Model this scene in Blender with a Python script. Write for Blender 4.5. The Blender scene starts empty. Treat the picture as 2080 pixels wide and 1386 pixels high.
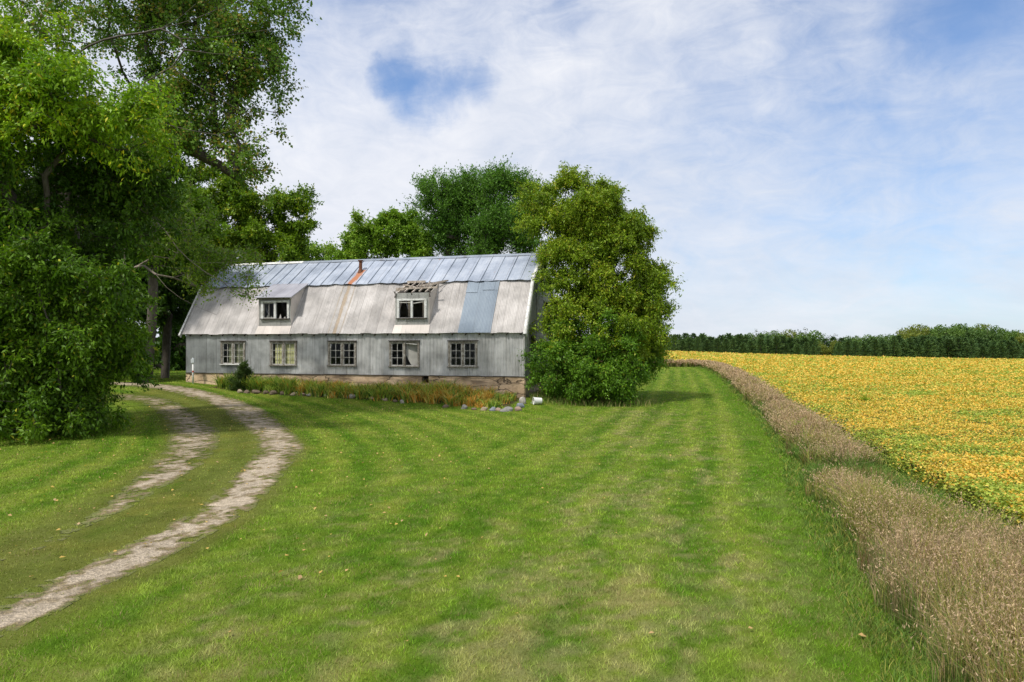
import bpy, math
import numpy as np

# ------------------------------------------------------------ camera, world, sun
S = bpy.context.scene
COL = S.collection
F, CX, HY, CH = 1387.0, 1040.0, 703.0, 2.5
cam = bpy.data.cameras.new('camera'); cam_o = bpy.data.objects.new('camera', cam); COL.objects.link(cam_o)
cam.sensor_width = 36; cam.lens = 36 * F / 2080; cam.shift_y = 10 / 2080
cam.clip_start = 0.1; cam.clip_end = 5000
cam_o.location = (0, 0, CH); cam_o.rotation_euler = (math.pi / 2, 0, 0)
S.camera = cam_o
S.view_settings.view_transform = 'Standard'; S.view_settings.look = 'None'
S.view_settings.exposure = 0.12; S.view_settings.gamma = 1
S.render.engine = 'CYCLES'

SUN_DIR = np.array([-0.50, -0.50, 1.05]); SUN_DIR = SUN_DIR / np.linalg.norm(SUN_DIR)
SUN_EL = math.asin(SUN_DIR[2]); SUN_AZ = math.atan2(SUN_DIR[0], SUN_DIR[1])
sl = bpy.data.lights.new('sun', 'SUN'); sl.energy = 3.5; sl.angle = math.radians(5); sl.color = (1, 0.95, 0.87)
so = bpy.data.objects.new('sun', sl); COL.objects.link(so)
from mathutils import Vector
so.rotation_euler = Vector(SUN_DIR).to_track_quat('Z', 'Y').to_euler()


class NT:
    def __init__(s, tree): s.t = tree; s.n = tree.nodes; s.l = tree.links
    def new(s, kind, **kw):
        nd = s.n.new(kind)
        for k, v in kw.items(): setattr(nd, k, v)
        return nd
    def put(s, sock, v):
        if isinstance(v, bpy.types.NodeSocket): s.l.new(v, sock)
        elif v is not None:
            if hasattr(sock, 'default_value') and isinstance(v, (tuple, list)) and len(v) == 3 and sock.type == 'RGBA': v = (*v, 1)
            sock.default_value = v
    def math(s, op, a, b=None, c=None, clamp=False):
        nd = s.new('ShaderNodeMath', operation=op, use_clamp=clamp); s.put(nd.inputs[0], a)
        if b is not None: s.put(nd.inputs[1], b)
        if c is not None: s.put(nd.inputs[2], c)
        return nd.outputs[0]
    def vmath(s, op, a, b=None, scale=None):
        nd = s.new('ShaderNodeVectorMath', operation=op); s.put(nd.inputs[0], a)
        if b is not None: s.put(nd.inputs[1], b)
        if scale is not None: s.put(nd.inputs['Scale'], scale)
        return nd.outputs['Value'] if op in ('LENGTH', 'DOT_PRODUCT', 'DISTANCE') else nd.outputs[0]
    def noise(s, vec, scale, detail=4, rough=0.55, dist=0.0):
        nd = s.new('ShaderNodeTexNoise'); s.put(nd.inputs['Vector'], vec); nd.inputs['Scale'].default_value = scale
        nd.inputs['Detail'].default_value = detail; nd.inputs['Roughness'].default_value = rough; nd.inputs['Distortion'].default_value = dist
        return nd.outputs['Fac']
    def ramp(s, fac, stops, interp='LINEAR'):
        nd = s.new('ShaderNodeValToRGB'); s.put(nd.inputs[0], fac); cr = nd.color_ramp; cr.interpolation = interp
        while len(cr.elements) < len(stops): cr.elements.new(0.5)
        for e, (p, c) in zip(cr.elements, stops):
            e.position = p; e.color = (c, c, c, 1) if isinstance(c, (int, float)) else (*c, 1)
        return nd.outputs[0]
    def smooth(s, v, lo, hi, a=0.0, b=1.0):
        nd = s.new('ShaderNodeMapRange', interpolation_type='SMOOTHSTEP'); s.put(nd.inputs[0], v)
        for i, q in enumerate((lo, hi, a, b)): nd.inputs[i + 1].default_value = q
        return nd.outputs[0]
    def mix(s, fac, a, b, kind='MIX'):
        nd = s.new('ShaderNodeMix', data_type='RGBA', blend_type=kind); s.put(nd.inputs[0], fac)
        s.put(nd.inputs[6], a); s.put(nd.inputs[7], b); return nd.outputs[2]
    def scalev(s, vec, sc):
        nd = s.new('ShaderNodeMapping'); s.put(nd.inputs[0], vec); nd.inputs['Scale'].default_value = sc; return nd.outputs[0]
    def sep(s, vec):
        nd = s.new('ShaderNodeSeparateXYZ'); s.put(nd.inputs[0], vec); return nd.outputs


W = bpy.data.worlds.new('World'); S.world = W; W.use_nodes = True
w = NT(W.node_tree); w.n.clear()
out = w.new('ShaderNodeOutputWorld'); bg = w.new('ShaderNodeBackground')
sky = w.new('ShaderNodeTexSky', sky_type='NISHITA'); sky.sun_disc = False
sky.sun_elevation = SUN_EL; sky.sun_rotation = SUN_AZ; sky.air_density = 1.0; sky.dust_density = 0.6; sky.ozone_density = 2.0
SKY_STRENGTH = 0.14
tc = w.new('ShaderNodeTexCoord'); d3 = w.vmath('NORMALIZE', tc.outputs['Generated'])
xyz = w.sep(d3)
zc = w.math('MAXIMUM', w.math('ADD', xyz[2], 0.30), 0.05)
pl = w.new('ShaderNodeCombineXYZ'); w.put(pl.inputs[0], w.math('DIVIDE', xyz[0], zc)); w.put(pl.inputs[1], w.math('DIVIDE', xyz[1], zc))
plane = pl.outputs[0]
rot = w.new('ShaderNodeMapping'); w.put(rot.inputs[0], plane); rot.inputs['Rotation'].default_value = (0, 0, 0.75); rot.inputs['Scale'].default_value = (0.7, 1.1, 1)
n1 = w.noise(rot.outputs[0], 0.9, 9, 0.62, 0.35)
n2 = w.noise(rot.outputs[0], 3.2, 8, 0.6, 0.5)
n3 = w.noise(d3, 5.0, 7, 0.6, 0.6)
cover = w.math('ADD', w.math('MULTIPLY', n1, 0.55), w.math('ADD', w.math('MULTIPLY', n2, 0.25), w.math('MULTIPLY', n3, 0.25)))
# openings in the cloud sheet: world directions with a warped edge
def direction(px, py):
    v = np.array([(px - CX) / F, 1, (HY - py) / F]); return tuple(v / np.linalg.norm(v))
warp = w.new('ShaderNodeTexNoise'); w.put(warp.inputs['Vector'], d3); warp.inputs['Scale'].default_value = 6; warp.inputs['Detail'].default_value = 7; warp.inputs['Roughness'].default_value = 0.62
wv = w.vmath('SCALE', w.vmath('SUBTRACT', warp.outputs['Color'], (0.5, 0.5, 0.5)), scale=0.13)
dw = w.vmath('ADD', d3, wv)
hole = None
for (px_, py_, r, k) in [(820, 155, 0.030, .85), (860, 165, 0.040, .98), (905, 172, 0.036, .9), (950, 175, 0.03, .7), (850, 120, 0.035, .6), (950, 80, 0.05, .35), (1120, 10, 0.07, .6), (1990, -20, 0.13, .95), (1850, 40, 0.10, .55), (1740, 120, 0.08, 0.4), (2300, -200, 0.4, 0.7), (640, -420, 0.25, 0.9)]:
    dd = w.vmath('DISTANCE', w.vmath('MULTIPLY', dw, (1, 1, 1.25)), tuple(np.array(direction(px_, py_)) * np.array([1, 1, 1.25])))
    h = w.smooth(dd, 0.0, r * 2.1, k, 0.0)
    hole = h if hole is None else w.math('MAXIMUM', hole, h)
n4 = w.noise(w.scalev(d3, (1, 1, 2.2)), 14.0, 7, 0.65, 0.8)
fib = w.math('ADD', w.math('MULTIPLY', w.math('SUBTRACT', n3, 0.5), 0.85), w.math('MULTIPLY', w.math('SUBTRACT', n4, 0.5), 0.6))
base_a = w.smooth(w.math('ADD', cover, w.math('MULTIPLY', fib, 0.8)), 0.12, 0.46, 0.86, 0.985)
hm = w.math('ADD', hole, w.math('MULTIPLY', w.math('MULTIPLY', fib, -5.0), w.math('MULTIPLY', hole, w.math('SUBTRACT', 1.0, hole))), clamp=True)
alpha = w.math('MULTIPLY', base_a, w.math('SUBTRACT', 1.0, w.math('MULTIPLY', hm, 0.93)))
# cloud radiance: brighter puffs, greyer bases, blue-grey veil low down on the right
side = w.smooth(w.math('ADD', w.math('MULTIPLY', xyz[0], 0.8), w.math('MULTIPLY', xyz[2], -0.35)), -0.28, 0.42)
body = w.ramp(w.math('ADD', w.math('MULTIPLY', n1, 0.35), w.math('ADD', w.math('MULTIPLY', n3, 0.4), w.math('MULTIPLY', n4, 0.25))), [(0.36, (0.63, 0.68, 0.78)), (0.50, (0.77, 0.795, 0.865)), (0.64, (0.89, 0.895, 0.93))])
veil = w.ramp(w.math('ADD', w.math('MULTIPLY', n2, 0.5), w.math('MULTIPLY', n1, 0.5)), [(0.38, (0.54, 0.605, 0.71)), (0.52, (0.65, 0.70, 0.79)), (0.66, (0.76, 0.79, 0.855))])
cloud = w.mix(w.math('MULTIPLY', side, 0.55), body, veil)
skyc = w.vmath('MULTIPLY', w.vmath('SCALE', sky.outputs[0], scale=SKY_STRENGTH), (0.68, 0.90, 1.12))
final = w.mix(alpha, skyc, cloud)
w.put(bg.inputs[0], final); bg.inputs[1].default_value = 1.0
w.l.new(bg.outputs[0], out.inputs[0])

# ------------------------------------------------------------ helpers
def rng(seed): return np.random.default_rng(seed)

def hash2(ix, iy, seed):
    h = (ix.astype(np.int64) * 374761393 + iy.astype(np.int64) * 668265263 + seed * 1442695041) & 0xffffffff
    h = ((h ^ (h >> 13)) * 1274126177) & 0xffffffff
    return ((h ^ (h >> 16)) & 0xffff) / 65535.0

def vn(x, y, s=1.0, seed=0):
    x = np.asarray(x, float) / s; y = np.asarray(y, float) / s
    ix = np.floor(x); iy = np.floor(y); fx = x - ix; fy = y - iy
    fx = fx * fx * (3 - 2 * fx); fy = fy * fy * (3 - 2 * fy)
    a = hash2(ix, iy, seed); b = hash2(ix + 1, iy, seed); c = hash2(ix, iy + 1, seed); d = hash2(ix + 1, iy + 1, seed)
    return (a * (1 - fx) + b * fx) * (1 - fy) + (c * (1 - fx) + d * fx) * fy

def fbm(x, y, s, seed=0, o=4):
    r = 0; a = 0.5; t = 0
    for k in range(o): r = r + a * vn(x, y, s / 2 ** k, seed + k * 17); t += a; a *= 0.55
    return r / t

def sm(a, b, x):
    t = np.clip((np.asarray(x, float) - a) / (b - a), 0, 1); return t * t * (3 - 2 * t)

U = np.array([0.966, -0.2585, 0]); V = np.array([0.2585, 0.966, 0]); L = 19.4; WID = 7.7
O = np.array([0.595, 33.0, 0]) - L * U
def loc2w(u, s, z=0): return O + u * U + s * V + np.array([0, 0, z])

def G(x, y):
    x = np.asarray(x, float); y = np.asarray(y, float)
    dx = x - O[0]; dy = y - O[1]
    u = dx * U[0] + dy * U[1]; s = dx * V[0] + dy * V[1]
    du = np.maximum(np.maximum(-u, u - L), 0); ds = np.maximum(np.maximum(-s, s - WID), 0)
    dist = np.sqrt(du ** 2 + ds ** 2)
    wd = np.interp(u, [0, 6, 19], [2.2, 2.8, 4.2])
    g = np.interp(u, [-6, 0, 3, 8, 19.4, 24], [.55, .5, .28, .12, 0.0, -.08])
    m1 = (1 - sm(0.3, 1, dist / wd)) * (g + 0.25)
    m2 = 0.72 * sm(-8, -19, x) * sm(26, 38, y)
    near = -0.25 + np.maximum(m1, m2) + 0.035 * (fbm(x, y, 6, 5, 2) - 0.5)
    far = np.interp(x, [20, 65, 110, 160, 230], [0.6, -0.35, -3.1, -4.3, -4.9])
    t = sm(60, 300, y)
    return near * (1 - t) + far * t

def at(px, py, h=0.0):
    """world point where the ray of a photo pixel meets the ground (+h)"""
    d = np.linspace(4, 320, 8000); X = (px - CX) / F * d; Zr = CH + (HY - py) / F * d
    k = np.argmax(Zr < G(X, d) + h)
    return np.array([X[k], d[k], G(X[k], d[k])])

def P(px, py, d): return np.array([(px - CX) / F * d, d, CH + (HY - py) / F * d])

def obj(name, me, mat=None, parent=None, smooth=False):
    o = bpy.data.objects.new(name, me); COL.objects.link(o)
    if mat is not None: me.materials.append(mat)
    if parent is not None: o.parent = parent
    if smooth: me.polygons.foreach_set('use_smooth', np.ones(len(me.polygons), dtype=bool))
    return o

def mesh(name, v, f, tint=None):
    v = np.asarray(v, np.float32).reshape(-1, 3); f = np.asarray(f, np.int32)
    me = bpy.data.meshes.new(name); n, k = f.shape
    me.vertices.add(len(v)); me.vertices.foreach_set('co', v.ravel())
    me.loops.add(n * k); me.loops.foreach_set('vertex_index', f.ravel())
    me.polygons.add(n); me.polygons.foreach_set('loop_start', np.arange(0, n * k, k, dtype=np.int32))
    try: me.polygons.foreach_set('loop_total', np.full(n, k, dtype=np.int32))
    except Exception: pass
    if tint is not None:
        a = me.color_attributes.new('tint', 'FLOAT_COLOR', 'POINT')
        c = np.ones((len(v), 4), np.float32); c[:, :3] = tint; a.data.foreach_set('color', c.ravel())
    me.update(calc_edges=True); return me

class MB:
    def __init__(s): s.v = []; s.f = []
    def add(s, vs, fs):
        b = len(s.v); s.v += [tuple(map(float, q)) for q in vs]; s.f += [tuple(b + i for i in q) for q in fs]; return s
    def box(s, a, b, jit=0, r=None):
        (x0, y0, z0), (x1, y1, z1) = a, b
        vs = np.array([(x0, y0, z0), (x1, y0, z0), (x1, y1, z0), (x0, y1, z0), (x0, y0, z1), (x1, y0, z1), (x1, y1, z1), (x0, y1, z1)], float)
        if jit: vs += r.uniform(-jit, jit, vs.shape)
        return s.add(vs, [(0, 3, 2, 1), (4, 5, 6, 7), (0, 1, 5, 4), (1, 2, 6, 5), (2, 3, 7, 6), (3, 0, 4, 7)])
    def bar(s, p, q, w, h, up=(0, 0, 1)):
        p = np.array(p, float); q = np.array(q, float); d = (q - p) / np.linalg.norm(q - p)
        a = np.cross(d, up); a /= np.linalg.norm(a); b = np.cross(a, d); a = a * w / 2; b = b * h / 2
        vs = [p - a - b, p + a - b, p + a + b, p - a + b, q - a - b, q + a - b, q + a + b, q - a + b]
        return s.add(vs, [(0, 3, 2, 1), (4, 5, 6, 7), (0, 1, 5, 4), (1, 2, 6, 5), (2, 3, 7, 6), (3, 0, 4, 7)])
    def tube(s, pts, rad, n=8, cap=True):
        pts = [np.array(p, float) for p in pts]; rad = rad if hasattr(rad, '__len__') else [rad] * len(pts); vs = []; fs = []
        for i, p in enumerate(pts):
            d = pts[min(i + 1, len(pts) - 1)] - pts[max(i - 1, 0)]; d /= np.linalg.norm(d)
            a = np.cross(d, (0, 0, 1) if abs(d[2]) < .9 else (1, 0, 0)); a /= np.linalg.norm(a); b = np.cross(d, a)
            for k in range(n):
                t = 2 * math.pi * k / n; vs.append(p + rad[i] * (a * math.cos(t) + b * math.sin(t)))
        for i in range(len(pts) - 1):
            for k in range(n): fs.append((i * n + k, i * n + (k + 1) % n, (i + 1) * n + (k + 1) % n, (i + 1) * n + k))
        if cap: fs.append(tuple(range(n))[::-1]); fs.append(tuple((len(pts) - 1) * n + k for k in range(n)))
        return s.add(vs, fs)
    def build(s, name, mat, parent=None, smooth=False, bevel=0):
        me = bpy.data.meshes.new(name); me.from_pydata(s.v, [], s.f); me.update()
        o = obj(name, me, mat, parent, smooth)
        if bevel:
            m = o.modifiers.new('bevel', 'BEVEL'); m.width = bevel; m.segments = 2; m.limit_method = 'ANGLE'
        return o

def empty(name, loc, label, cat, group=None, rz=0):
    o = bpy.data.objects.new(name, None); COL.objects.link(o); o.location = tuple(map(float, loc)); o.rotation_euler = (0, 0, rz); o.empty_display_size = 0.3
    tag(o, label, cat, group); return o
def tag(o, label=None, cat=None, group=None, kind=None):
    if label: o['label'] = label
    if cat: o['category'] = cat
    if group: o['group'] = group
    if kind: o['kind'] = kind
    return o

# ------------------------------------------------------------ materials
def material(name):
    m = bpy.data.materials.new(name); m.use_nodes = True; t = NT(m.node_tree)
    b = t.n['Principled BSDF']; return m, t, b

def mat_leaf(name, trans=0.3, rough=0.5, spec=0.25, attr=True, col=None):
    m, t, b = material(name); a = t.new('ShaderNodeAttribute', attribute_name='tint')
    c = a.outputs['Color']
    t.put(b.inputs['Base Color'], c); b.inputs['Roughness'].default_value = rough; b.inputs['Specular IOR Level'].default_value = spec
    tr = t.new('ShaderNodeBsdfTranslucent'); t.put(tr.inputs[0], t.vmath('MULTIPLY', c, (1.25, 1.3, 0.6)))
    mx = t.new('ShaderNodeMixShader'); mx.inputs[0].default_value = trans
    t.l.new(b.outputs[0], mx.inputs[1]); t.l.new(tr.outputs[0], mx.inputs[2]); t.l.new(mx.outputs[0], t.n['Material Output'].inputs[0])
    return m
M_LEAF = mat_leaf('leaves', 0.26); M_GRASS = mat_leaf('grass_blades', 0.28, 0.6, 0.15); M_DRY = mat_leaf('dry_grass', 0.2, 0.7, 0.1)
M_NEEDLE = mat_leaf('needles', 0.1, 0.6, 0.15)

def mat_bark(name, c1, c2):
    m, t, b = material(name); tc = t.new('ShaderNodeTexCoord'); v = t.scalev(tc.outputs['Object'], (6, 6, 1.2))
    n = t.noise(v, 2.0, 6, .65); t.put(b.inputs['Base Color'], t.ramp(n, [(.3, c1), (.7, c2)])); b.inputs['Roughness'].default_value = .9
    bp = t.new('ShaderNodeBump'); bp.inputs['Strength'].default_value = .6; bp.inputs['Distance'].default_value = .03; t.put(bp.inputs['Height'], n); t.l.new(bp.outputs[0], b.inputs['Normal']); return m
M_BARK = mat_bark('bark', (.05, .04, .03), (.14, .12, .095)); M_PALE = mat_bark('pale_bark', (.17, .14, .11), (.36, .31, .25))

def mat_ground():
    m, t, b = material('soil_and_grass'); a = t.new('ShaderNodeAttribute', attribute_name='tint'); tc = t.new('ShaderNodeTexCoord'); p = tc.outputs['Object']
    n = t.noise(p, 9, 6, .7); n2 = t.noise(p, 0.7, 6, .65)
    c = t.mix(t.math('MULTIPLY', n, 0.6), a.outputs['Color'], t.vmath('MULTIPLY', a.outputs['Color'], (.35, .4, .4)))
    c = t.mix(t.smooth(n2, .45, .75, 0, .35), c, t.vmath('MULTIPLY', a.outputs['Color'], (1.5, 1.15, .9)))
    t.put(b.inputs['Base Color'], c); b.inputs['Roughness'].default_value = .95; b.inputs['Specular IOR Level'].default_value = .05
    bp = t.new('ShaderNodeBump'); bp.inputs['Strength'].default_value = .7; bp.inputs['Distance'].default_value = .05; t.put(bp.inputs['Height'], n); t.l.new(bp.outputs[0], b.inputs['Normal']); return m
M_GROUND = mat_ground()

def mat_gravel():
    m, t, b = material('gravel'); tc = t.new('ShaderNodeTexCoord'); p = tc.outputs['Object']
    vo = t.new('ShaderNodeTexVoronoi'); t.put(vo.inputs['Vector'], p); vo.inputs['Scale'].default_value = 38
    n = t.noise(p, 3, 6, .7); f = t.noise(p, 60, 3, .7)
    a = t.new('ShaderNodeAttribute', attribute_name='tint'); c = a.outputs['Color']
    g = t.sep(vo.outputs['Color']); c = t.vmath('SCALE', c, scale=t.math('MULTIPLY_ADD', g[0], .7, .6)); c = t.vmath('SCALE', c, scale=t.math('MULTIPLY_ADD', n, .6, .7)); c = t.mix(t.smooth(f, .35, .6, .4, 0), c, (.12, .09, .05))
    t.put(b.inputs['Base Color'], c); b.inputs['Roughness'].default_value = .95
    bp = t.new('ShaderNodeBump'); bp.inputs['Strength'].default_value = .8; bp.inputs['Distance'].default_value = .02; t.put(bp.inputs['Height'], vo.outputs['Distance']); t.l.new(bp.outputs[0], b.inputs['Normal']); return m
M_GRAVEL = mat_gravel()

def mat_metal(name, cols, sheet=0.66, along='v', dirt=.35, metallic=.25, rough=.5, rust=0.0, tone=.16, left_shade=False, streaks=None, axis='Z'):
    """painted or galvanised sheet: object x runs along the barn"""
    m, t, b = material(name); tc = t.new('ShaderNodeTexCoord'); p = tc.outputs['Object']; xyz = t.sep(p)
    idx = t.math('FLOOR', t.math('DIVIDE', xyz[0], sheet)); wn = t.new('ShaderNodeTexWhiteNoise', noise_dimensions='1D'); t.put(wn.inputs['W'], idx)
    n = t.noise(p, .9, 6, .6); st = t.noise(t.scalev(p, (11, .45, .45)), 1.0, 6, .75); fine = t.noise(t.scalev(p, (30, 6, 6)), 1.0, 4, .7)
    c = t.ramp(t.math('ADD', t.math('MULTIPLY', n, .6), t.math('MULTIPLY', st, .4)), [(.38, cols[0]), (.5, cols[1]), (.62, cols[2])])
    k = t.math('MULTIPLY_ADD', wn.outputs['Value'], tone, 1 - tone / 2)
    c = t.vmath('SCALE', c, scale=k)
    d = t.math('MULTIPLY', t.smooth(st, .53, .70), dirt)
    c = t.mix(d, c, (.13, .11, .09))
    c = t.mix(t.math('MULTIPLY', t.smooth(fine, .62, .8), .35), c, (.10, .08, .06))
    fr = t.math('FRACT', t.math('DIVIDE', xyz[0], sheet)); c = t.mix(t.math('MULTIPLY', t.smooth(fr, .0, .07, .6, 0.0), t.math('MULTIPLY_ADD', wn.outputs['Value'], .8, .2)), c, (.12, .10, .085))
    # left end darker: tree shadow put into the colour, plus random blotches
    if left_shade:
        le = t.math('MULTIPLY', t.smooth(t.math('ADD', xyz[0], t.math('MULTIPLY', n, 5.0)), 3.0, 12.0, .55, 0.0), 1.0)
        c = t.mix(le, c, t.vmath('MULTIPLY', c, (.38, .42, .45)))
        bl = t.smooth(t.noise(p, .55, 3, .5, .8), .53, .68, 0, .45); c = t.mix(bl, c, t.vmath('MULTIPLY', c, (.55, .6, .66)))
    if rust:
        rn = t.noise(p, 2.6, 6, .65, .4); c = t.mix(t.math('MULTIPLY', t.smooth(rn, .67, .72), rust), c, (.36, .15, .06))
    for (x0, y0, x1, y1, wd, colr, amt) in (streaks or []):
        # stain running down the slope: x drifts from x0 at y0 to x1 at y1 in object space
        tt = t.math('DIVIDE', t.math('SUBTRACT', xyz[1], y0), (y1 - y0))
        cx = t.math('MULTIPLY_ADD', tt, x1 - x0, x0)
        ww = t.math('MULTIPLY_ADD', t.noise(t.scalev(p, (9, 2.2, 2.2)), 1.0, 5, .7), wd * 1.6, -.35 * wd)
        near = t.math('LESS_THAN', t.math('ABSOLUTE', t.math('SUBTRACT', xyz[0], cx)), 50.0)
        di = t.math('ABSOLUTE', t.math('SUBTRACT', xyz[0], cx))
        mk = t.math('SUBTRACT', 1.0, t.math('DIVIDE', di, t.math('MAXIMUM', ww, .02)), clamp=True)
        ok = t.math('MULTIPLY', t.math('GREATER_THAN', xyz[1], min(y0, y1)), t.math('LESS_THAN', xyz[1], max(y0, y1)))
        c = t.mix(t.math('MULTIPLY', t.math('MULTIPLY', t.smooth(mk, 0, .6), ok), amt), c, colr)
    t.put(b.inputs['Base Color'], c); b.inputs['Metallic'].default_value = metallic
    t.put(b.inputs['Roughness'], t.math('MULTIPLY_ADD', n, .3, rough - .1))
    bp = t.new('ShaderNodeBump'); bp.inputs['Strength'].default_value = .25; bp.inputs['Distance'].default_value = .02
    t.put(bp.inputs['Height'], t.noise(p, 2.2, 3, .5)); t.l.new(bp.outputs[0], b.inputs['Normal'])
    return m

M_WALL = mat_metal('galvanised_wall', [(.33, .33, .32), (.56, .56, .55), (.76, .76, .75)], .66, dirt=.6, left_shade=True, tone=.22, metallic=.08, rough=.6)
M_GABLE = mat_metal('gable_cladding', [(.30, .30, .28), (.42, .42, .40), (.52, .51, .48)], .66, dirt=.5)
M_LOWROOF = mat_metal('weathered_pale_roof', [(.30, .285, .275), (.46, .435, .42), (.62, .59, .575)], .61, dirt=.6, metallic=.05, rough=.6, tone=.20,
                      streaks=[(9.25, 1.7, 9.25, -.3, .30, (.36, .25, .13), .62), (9.62, 1.7, 9.58, -.3, .10, (.32, .24, .15), .6), (8.9, 1.7, 8.9, -.3, .09, (.36, .28, .18), .5), (6.0, 1.7, 6.0, -.3, .05, (.25, .21, .17), .5), (2.6, .3, 2.9, -.3, .03, (.25, .21, .17), .5)])
M_UPROOF = mat_metal('blue_grey_roof', [(.26, .30, .37), (.36, .405, .485), (.46, .50, .57)], .72, dirt=.14, metallic=.30, rough=.5, rust=.6, tone=.10,
                     streaks=[(9.42, 2.75, 9.30, 1.3, .55, (.42, .16, .06), .95)])
M_BLUE = mat_metal('blue_patch_sheets', [(.15, .19, .24), (.19, .235, .29), (.235, .285, .34)], .84, dirt=.1, metallic=.3, rough=.5, tone=.08)
M_DORMROOF = mat_metal('dormer_grey_roof', [(.27, .27, .31), (.34, .34, .385), (.40, .40, .44)], .7, dirt=.15, metallic=.2)
M_PALE_METAL = mat_metal('pale_sheet', [(.45, .41, .37), (.55, .50, .46), (.66, .60, .56)], .5, dirt=.25, metallic=.05)

def mat_wood(name, c1, c2, c3, peel=.5):
    m, t, b = material(name); tc = t.new('ShaderNodeTexCoord'); p = tc.outputs['Object']
    n = t.noise(p, 9, 6, .7, .4); n2 = t.noise(p, 2.5, 4, .6)
    c = t.ramp(n, [(.34, c1), (.48, c2), (peel, c3)]); c = t.mix(t.smooth(n2, .4, .7, 0, .5), c, c1)
    t.put(b.inputs['Base Color'], c); b.inputs['Roughness'].default_value = .8
    bp = t.new('ShaderNodeBump'); bp.inputs['Strength'].default_value = .5; bp.inputs['Distance'].default_value = .01; t.put(bp.inputs['Height'], n); t.l.new(bp.outputs[0], b.inputs['Normal']); return m
M_CASING = mat_wood('peeling_casing', (.09, .075, .055), (.20, .18, .15), (.40, .39, .35), .66)
M_SASH = mat_wood('sash_paint', (.25, .23, .20), (.42, .41, .38), (.55, .55, .52), .6)
M_WHITE = mat_wood('white_trim', (.45, .44, .41), (.66, .66, .64), (.76, .77, .76), .52)
M_RAFTER = mat_wood('old_rafters', (.22, .17, .13), (.42, .36, .30), (.60, .54, .48), .62)
M_DARKW = mat_wood('dark_boards', (.03, .025, .02), (.06, .05, .04), (.10, .085, .07), .7)

def mat_glass():
    m, t, b = material('window_glass'); tr = t.new('ShaderNodeBsdfTransparent'); tr.inputs[0].default_value = (.75, .78, .76, 1)
    gl = t.new('ShaderNodeBsdfGlossy'); gl.inputs['Roughness'].default_value = .06; gl.inputs[0].default_value = (.8, .85, .9, 1)
    mx = t.new('ShaderNodeMixShader'); mx.inputs[0].default_value = .012
    t.l.new(tr.outputs[0], mx.inputs[1]); t.l.new(gl.outputs[0], mx.inputs[2]); t.l.new(mx.outputs[0], t.n['Material Output'].inputs[0]); return m
M_GLASS = mat_glass()

def mat_simple(name, col, rough=.7, spread=.35, scale=4, metallic=0, bump=.3):
    m, t, b = material(name); tc = t.new('ShaderNodeTexCoord'); n = t.noise(tc.outputs['Object'], scale, 6, .65)
    c = np.array(col); t.put(b.inputs['Base Color'], t.ramp(n, [(.3, tuple(c * (1 - spread))), (.7, tuple(np.minimum(c * (1 + spread), 1)))]))
    b.inputs['Roughness'].default_value = rough; b.inputs['Metallic'].default_value = metallic
    bp = t.new('ShaderNodeBump'); bp.inputs['Strength'].default_value = bump; bp.inputs['Distance'].default_value = .02; t.put(bp.inputs['Height'], n); t.l.new(bp.outputs[0], b.inputs['Normal']); return m
M_CURTAIN = mat_simple('yellowed_blind', (.85, .76, .42), .9, .25, 3); M_CURTAIN2 = mat_simple('dusty_blind', (.34, .34, .22), .9, .3, 3); M_BOARD = mat_simple('dusty_white_board', (.40, .39, .36), .9, .2, 3)
M_RUST = mat_simple('rusty_pipe', (.17, .07, .035), .8, .5, 8, .3); M_PLASTIC = mat_simple('white_plastic', (.70, .70, .68), .45, .12, 3, 0, .1)
M_BOX = mat_simple('grey_box', (.50, .54, .55), .5, .12, 3); M_DARKIN = mat_simple('dark_interior', (.03, .027, .024), .9, .3, 2)
M_REDTAPE = mat_simple('red_tape', (.45, .08, .05), .5, .1, 3)

def mat_concrete():
    m, t, b = material('old_concrete'); tc = t.new('ShaderNodeTexCoord'); p = tc.outputs['Object']; xyz = t.sep(p)
    n = t.noise(p, 1.3, 7, .65, .3); n2 = t.noise(p, 7, 6, .7); n3 = t.noise(t.scalev(p, (.6, .6, 2.2)), 1.0, 5, .6)
    c = t.ramp(n, [(.30, (.36, .245, .14)), (.5, (.60, .44, .285)), (.68, (.72, .55, .38))])
    c = t.mix(t.math('MULTIPLY', t.smooth(n2, .5, .72), .45), c, (.23, .17, .11))
    hi = t.math('MULTIPLY', t.smooth(xyz[2], .45, .75), t.smooth(n3, .46, .60)); c = t.mix(t.math('MULTIPLY', hi, .75), c, (.15, .11, .07))
    low = t.smooth(t.math('ADD', xyz[2], t.math('MULTIPLY', n, .4)), .28, .5, .35, 0.0); c = t.mix(low, c, (.20, .16, .10))
    # cracks
    cv = t.vmath('ADD', t.scalev(p, (.35, .35, 1.4)), t.vmath('SCALE', p, scale=0.0)); vo = t.new('ShaderNodeTexVoronoi', feature='DISTANCE_TO_EDGE')
    wp = t.new('ShaderNodeTexNoise'); t.put(wp.inputs['Vector'], p); wp.inputs['Scale'].default_value = 2.2; wp.inputs['Detail'].default_value = 5
    t.put(vo.inputs['Vector'], t.vmath('ADD', cv, t.vmath('SCALE', wp.outputs['Color'], scale=.35))); vo.inputs['Scale'].default_value = 1.1
    cr = t.smooth(vo.outputs['Distance'], .004, .018, .85, 0); c = t.mix(cr, c, (.06, .045, .03))
    bd = t.math('PINGPONG', xyz[2], .115); line = t.smooth(bd, .0, .006, .35, 0); c = t.mix(line, c, (.2, .15, .1))
    t.put(b.inputs['Base Color'], c); b.inputs['Roughness'].default_value = .95
    bp = t.new('ShaderNodeBump'); bp.inputs['Strength'].default_value = .8; bp.inputs['Distance'].default_value = .03; t.put(bp.inputs['Height'], t.math('SUBTRACT', n2, cr)); t.l.new(bp.outputs[0], b.inputs['Normal']); return m
M_CONC = mat_concrete()

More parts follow.
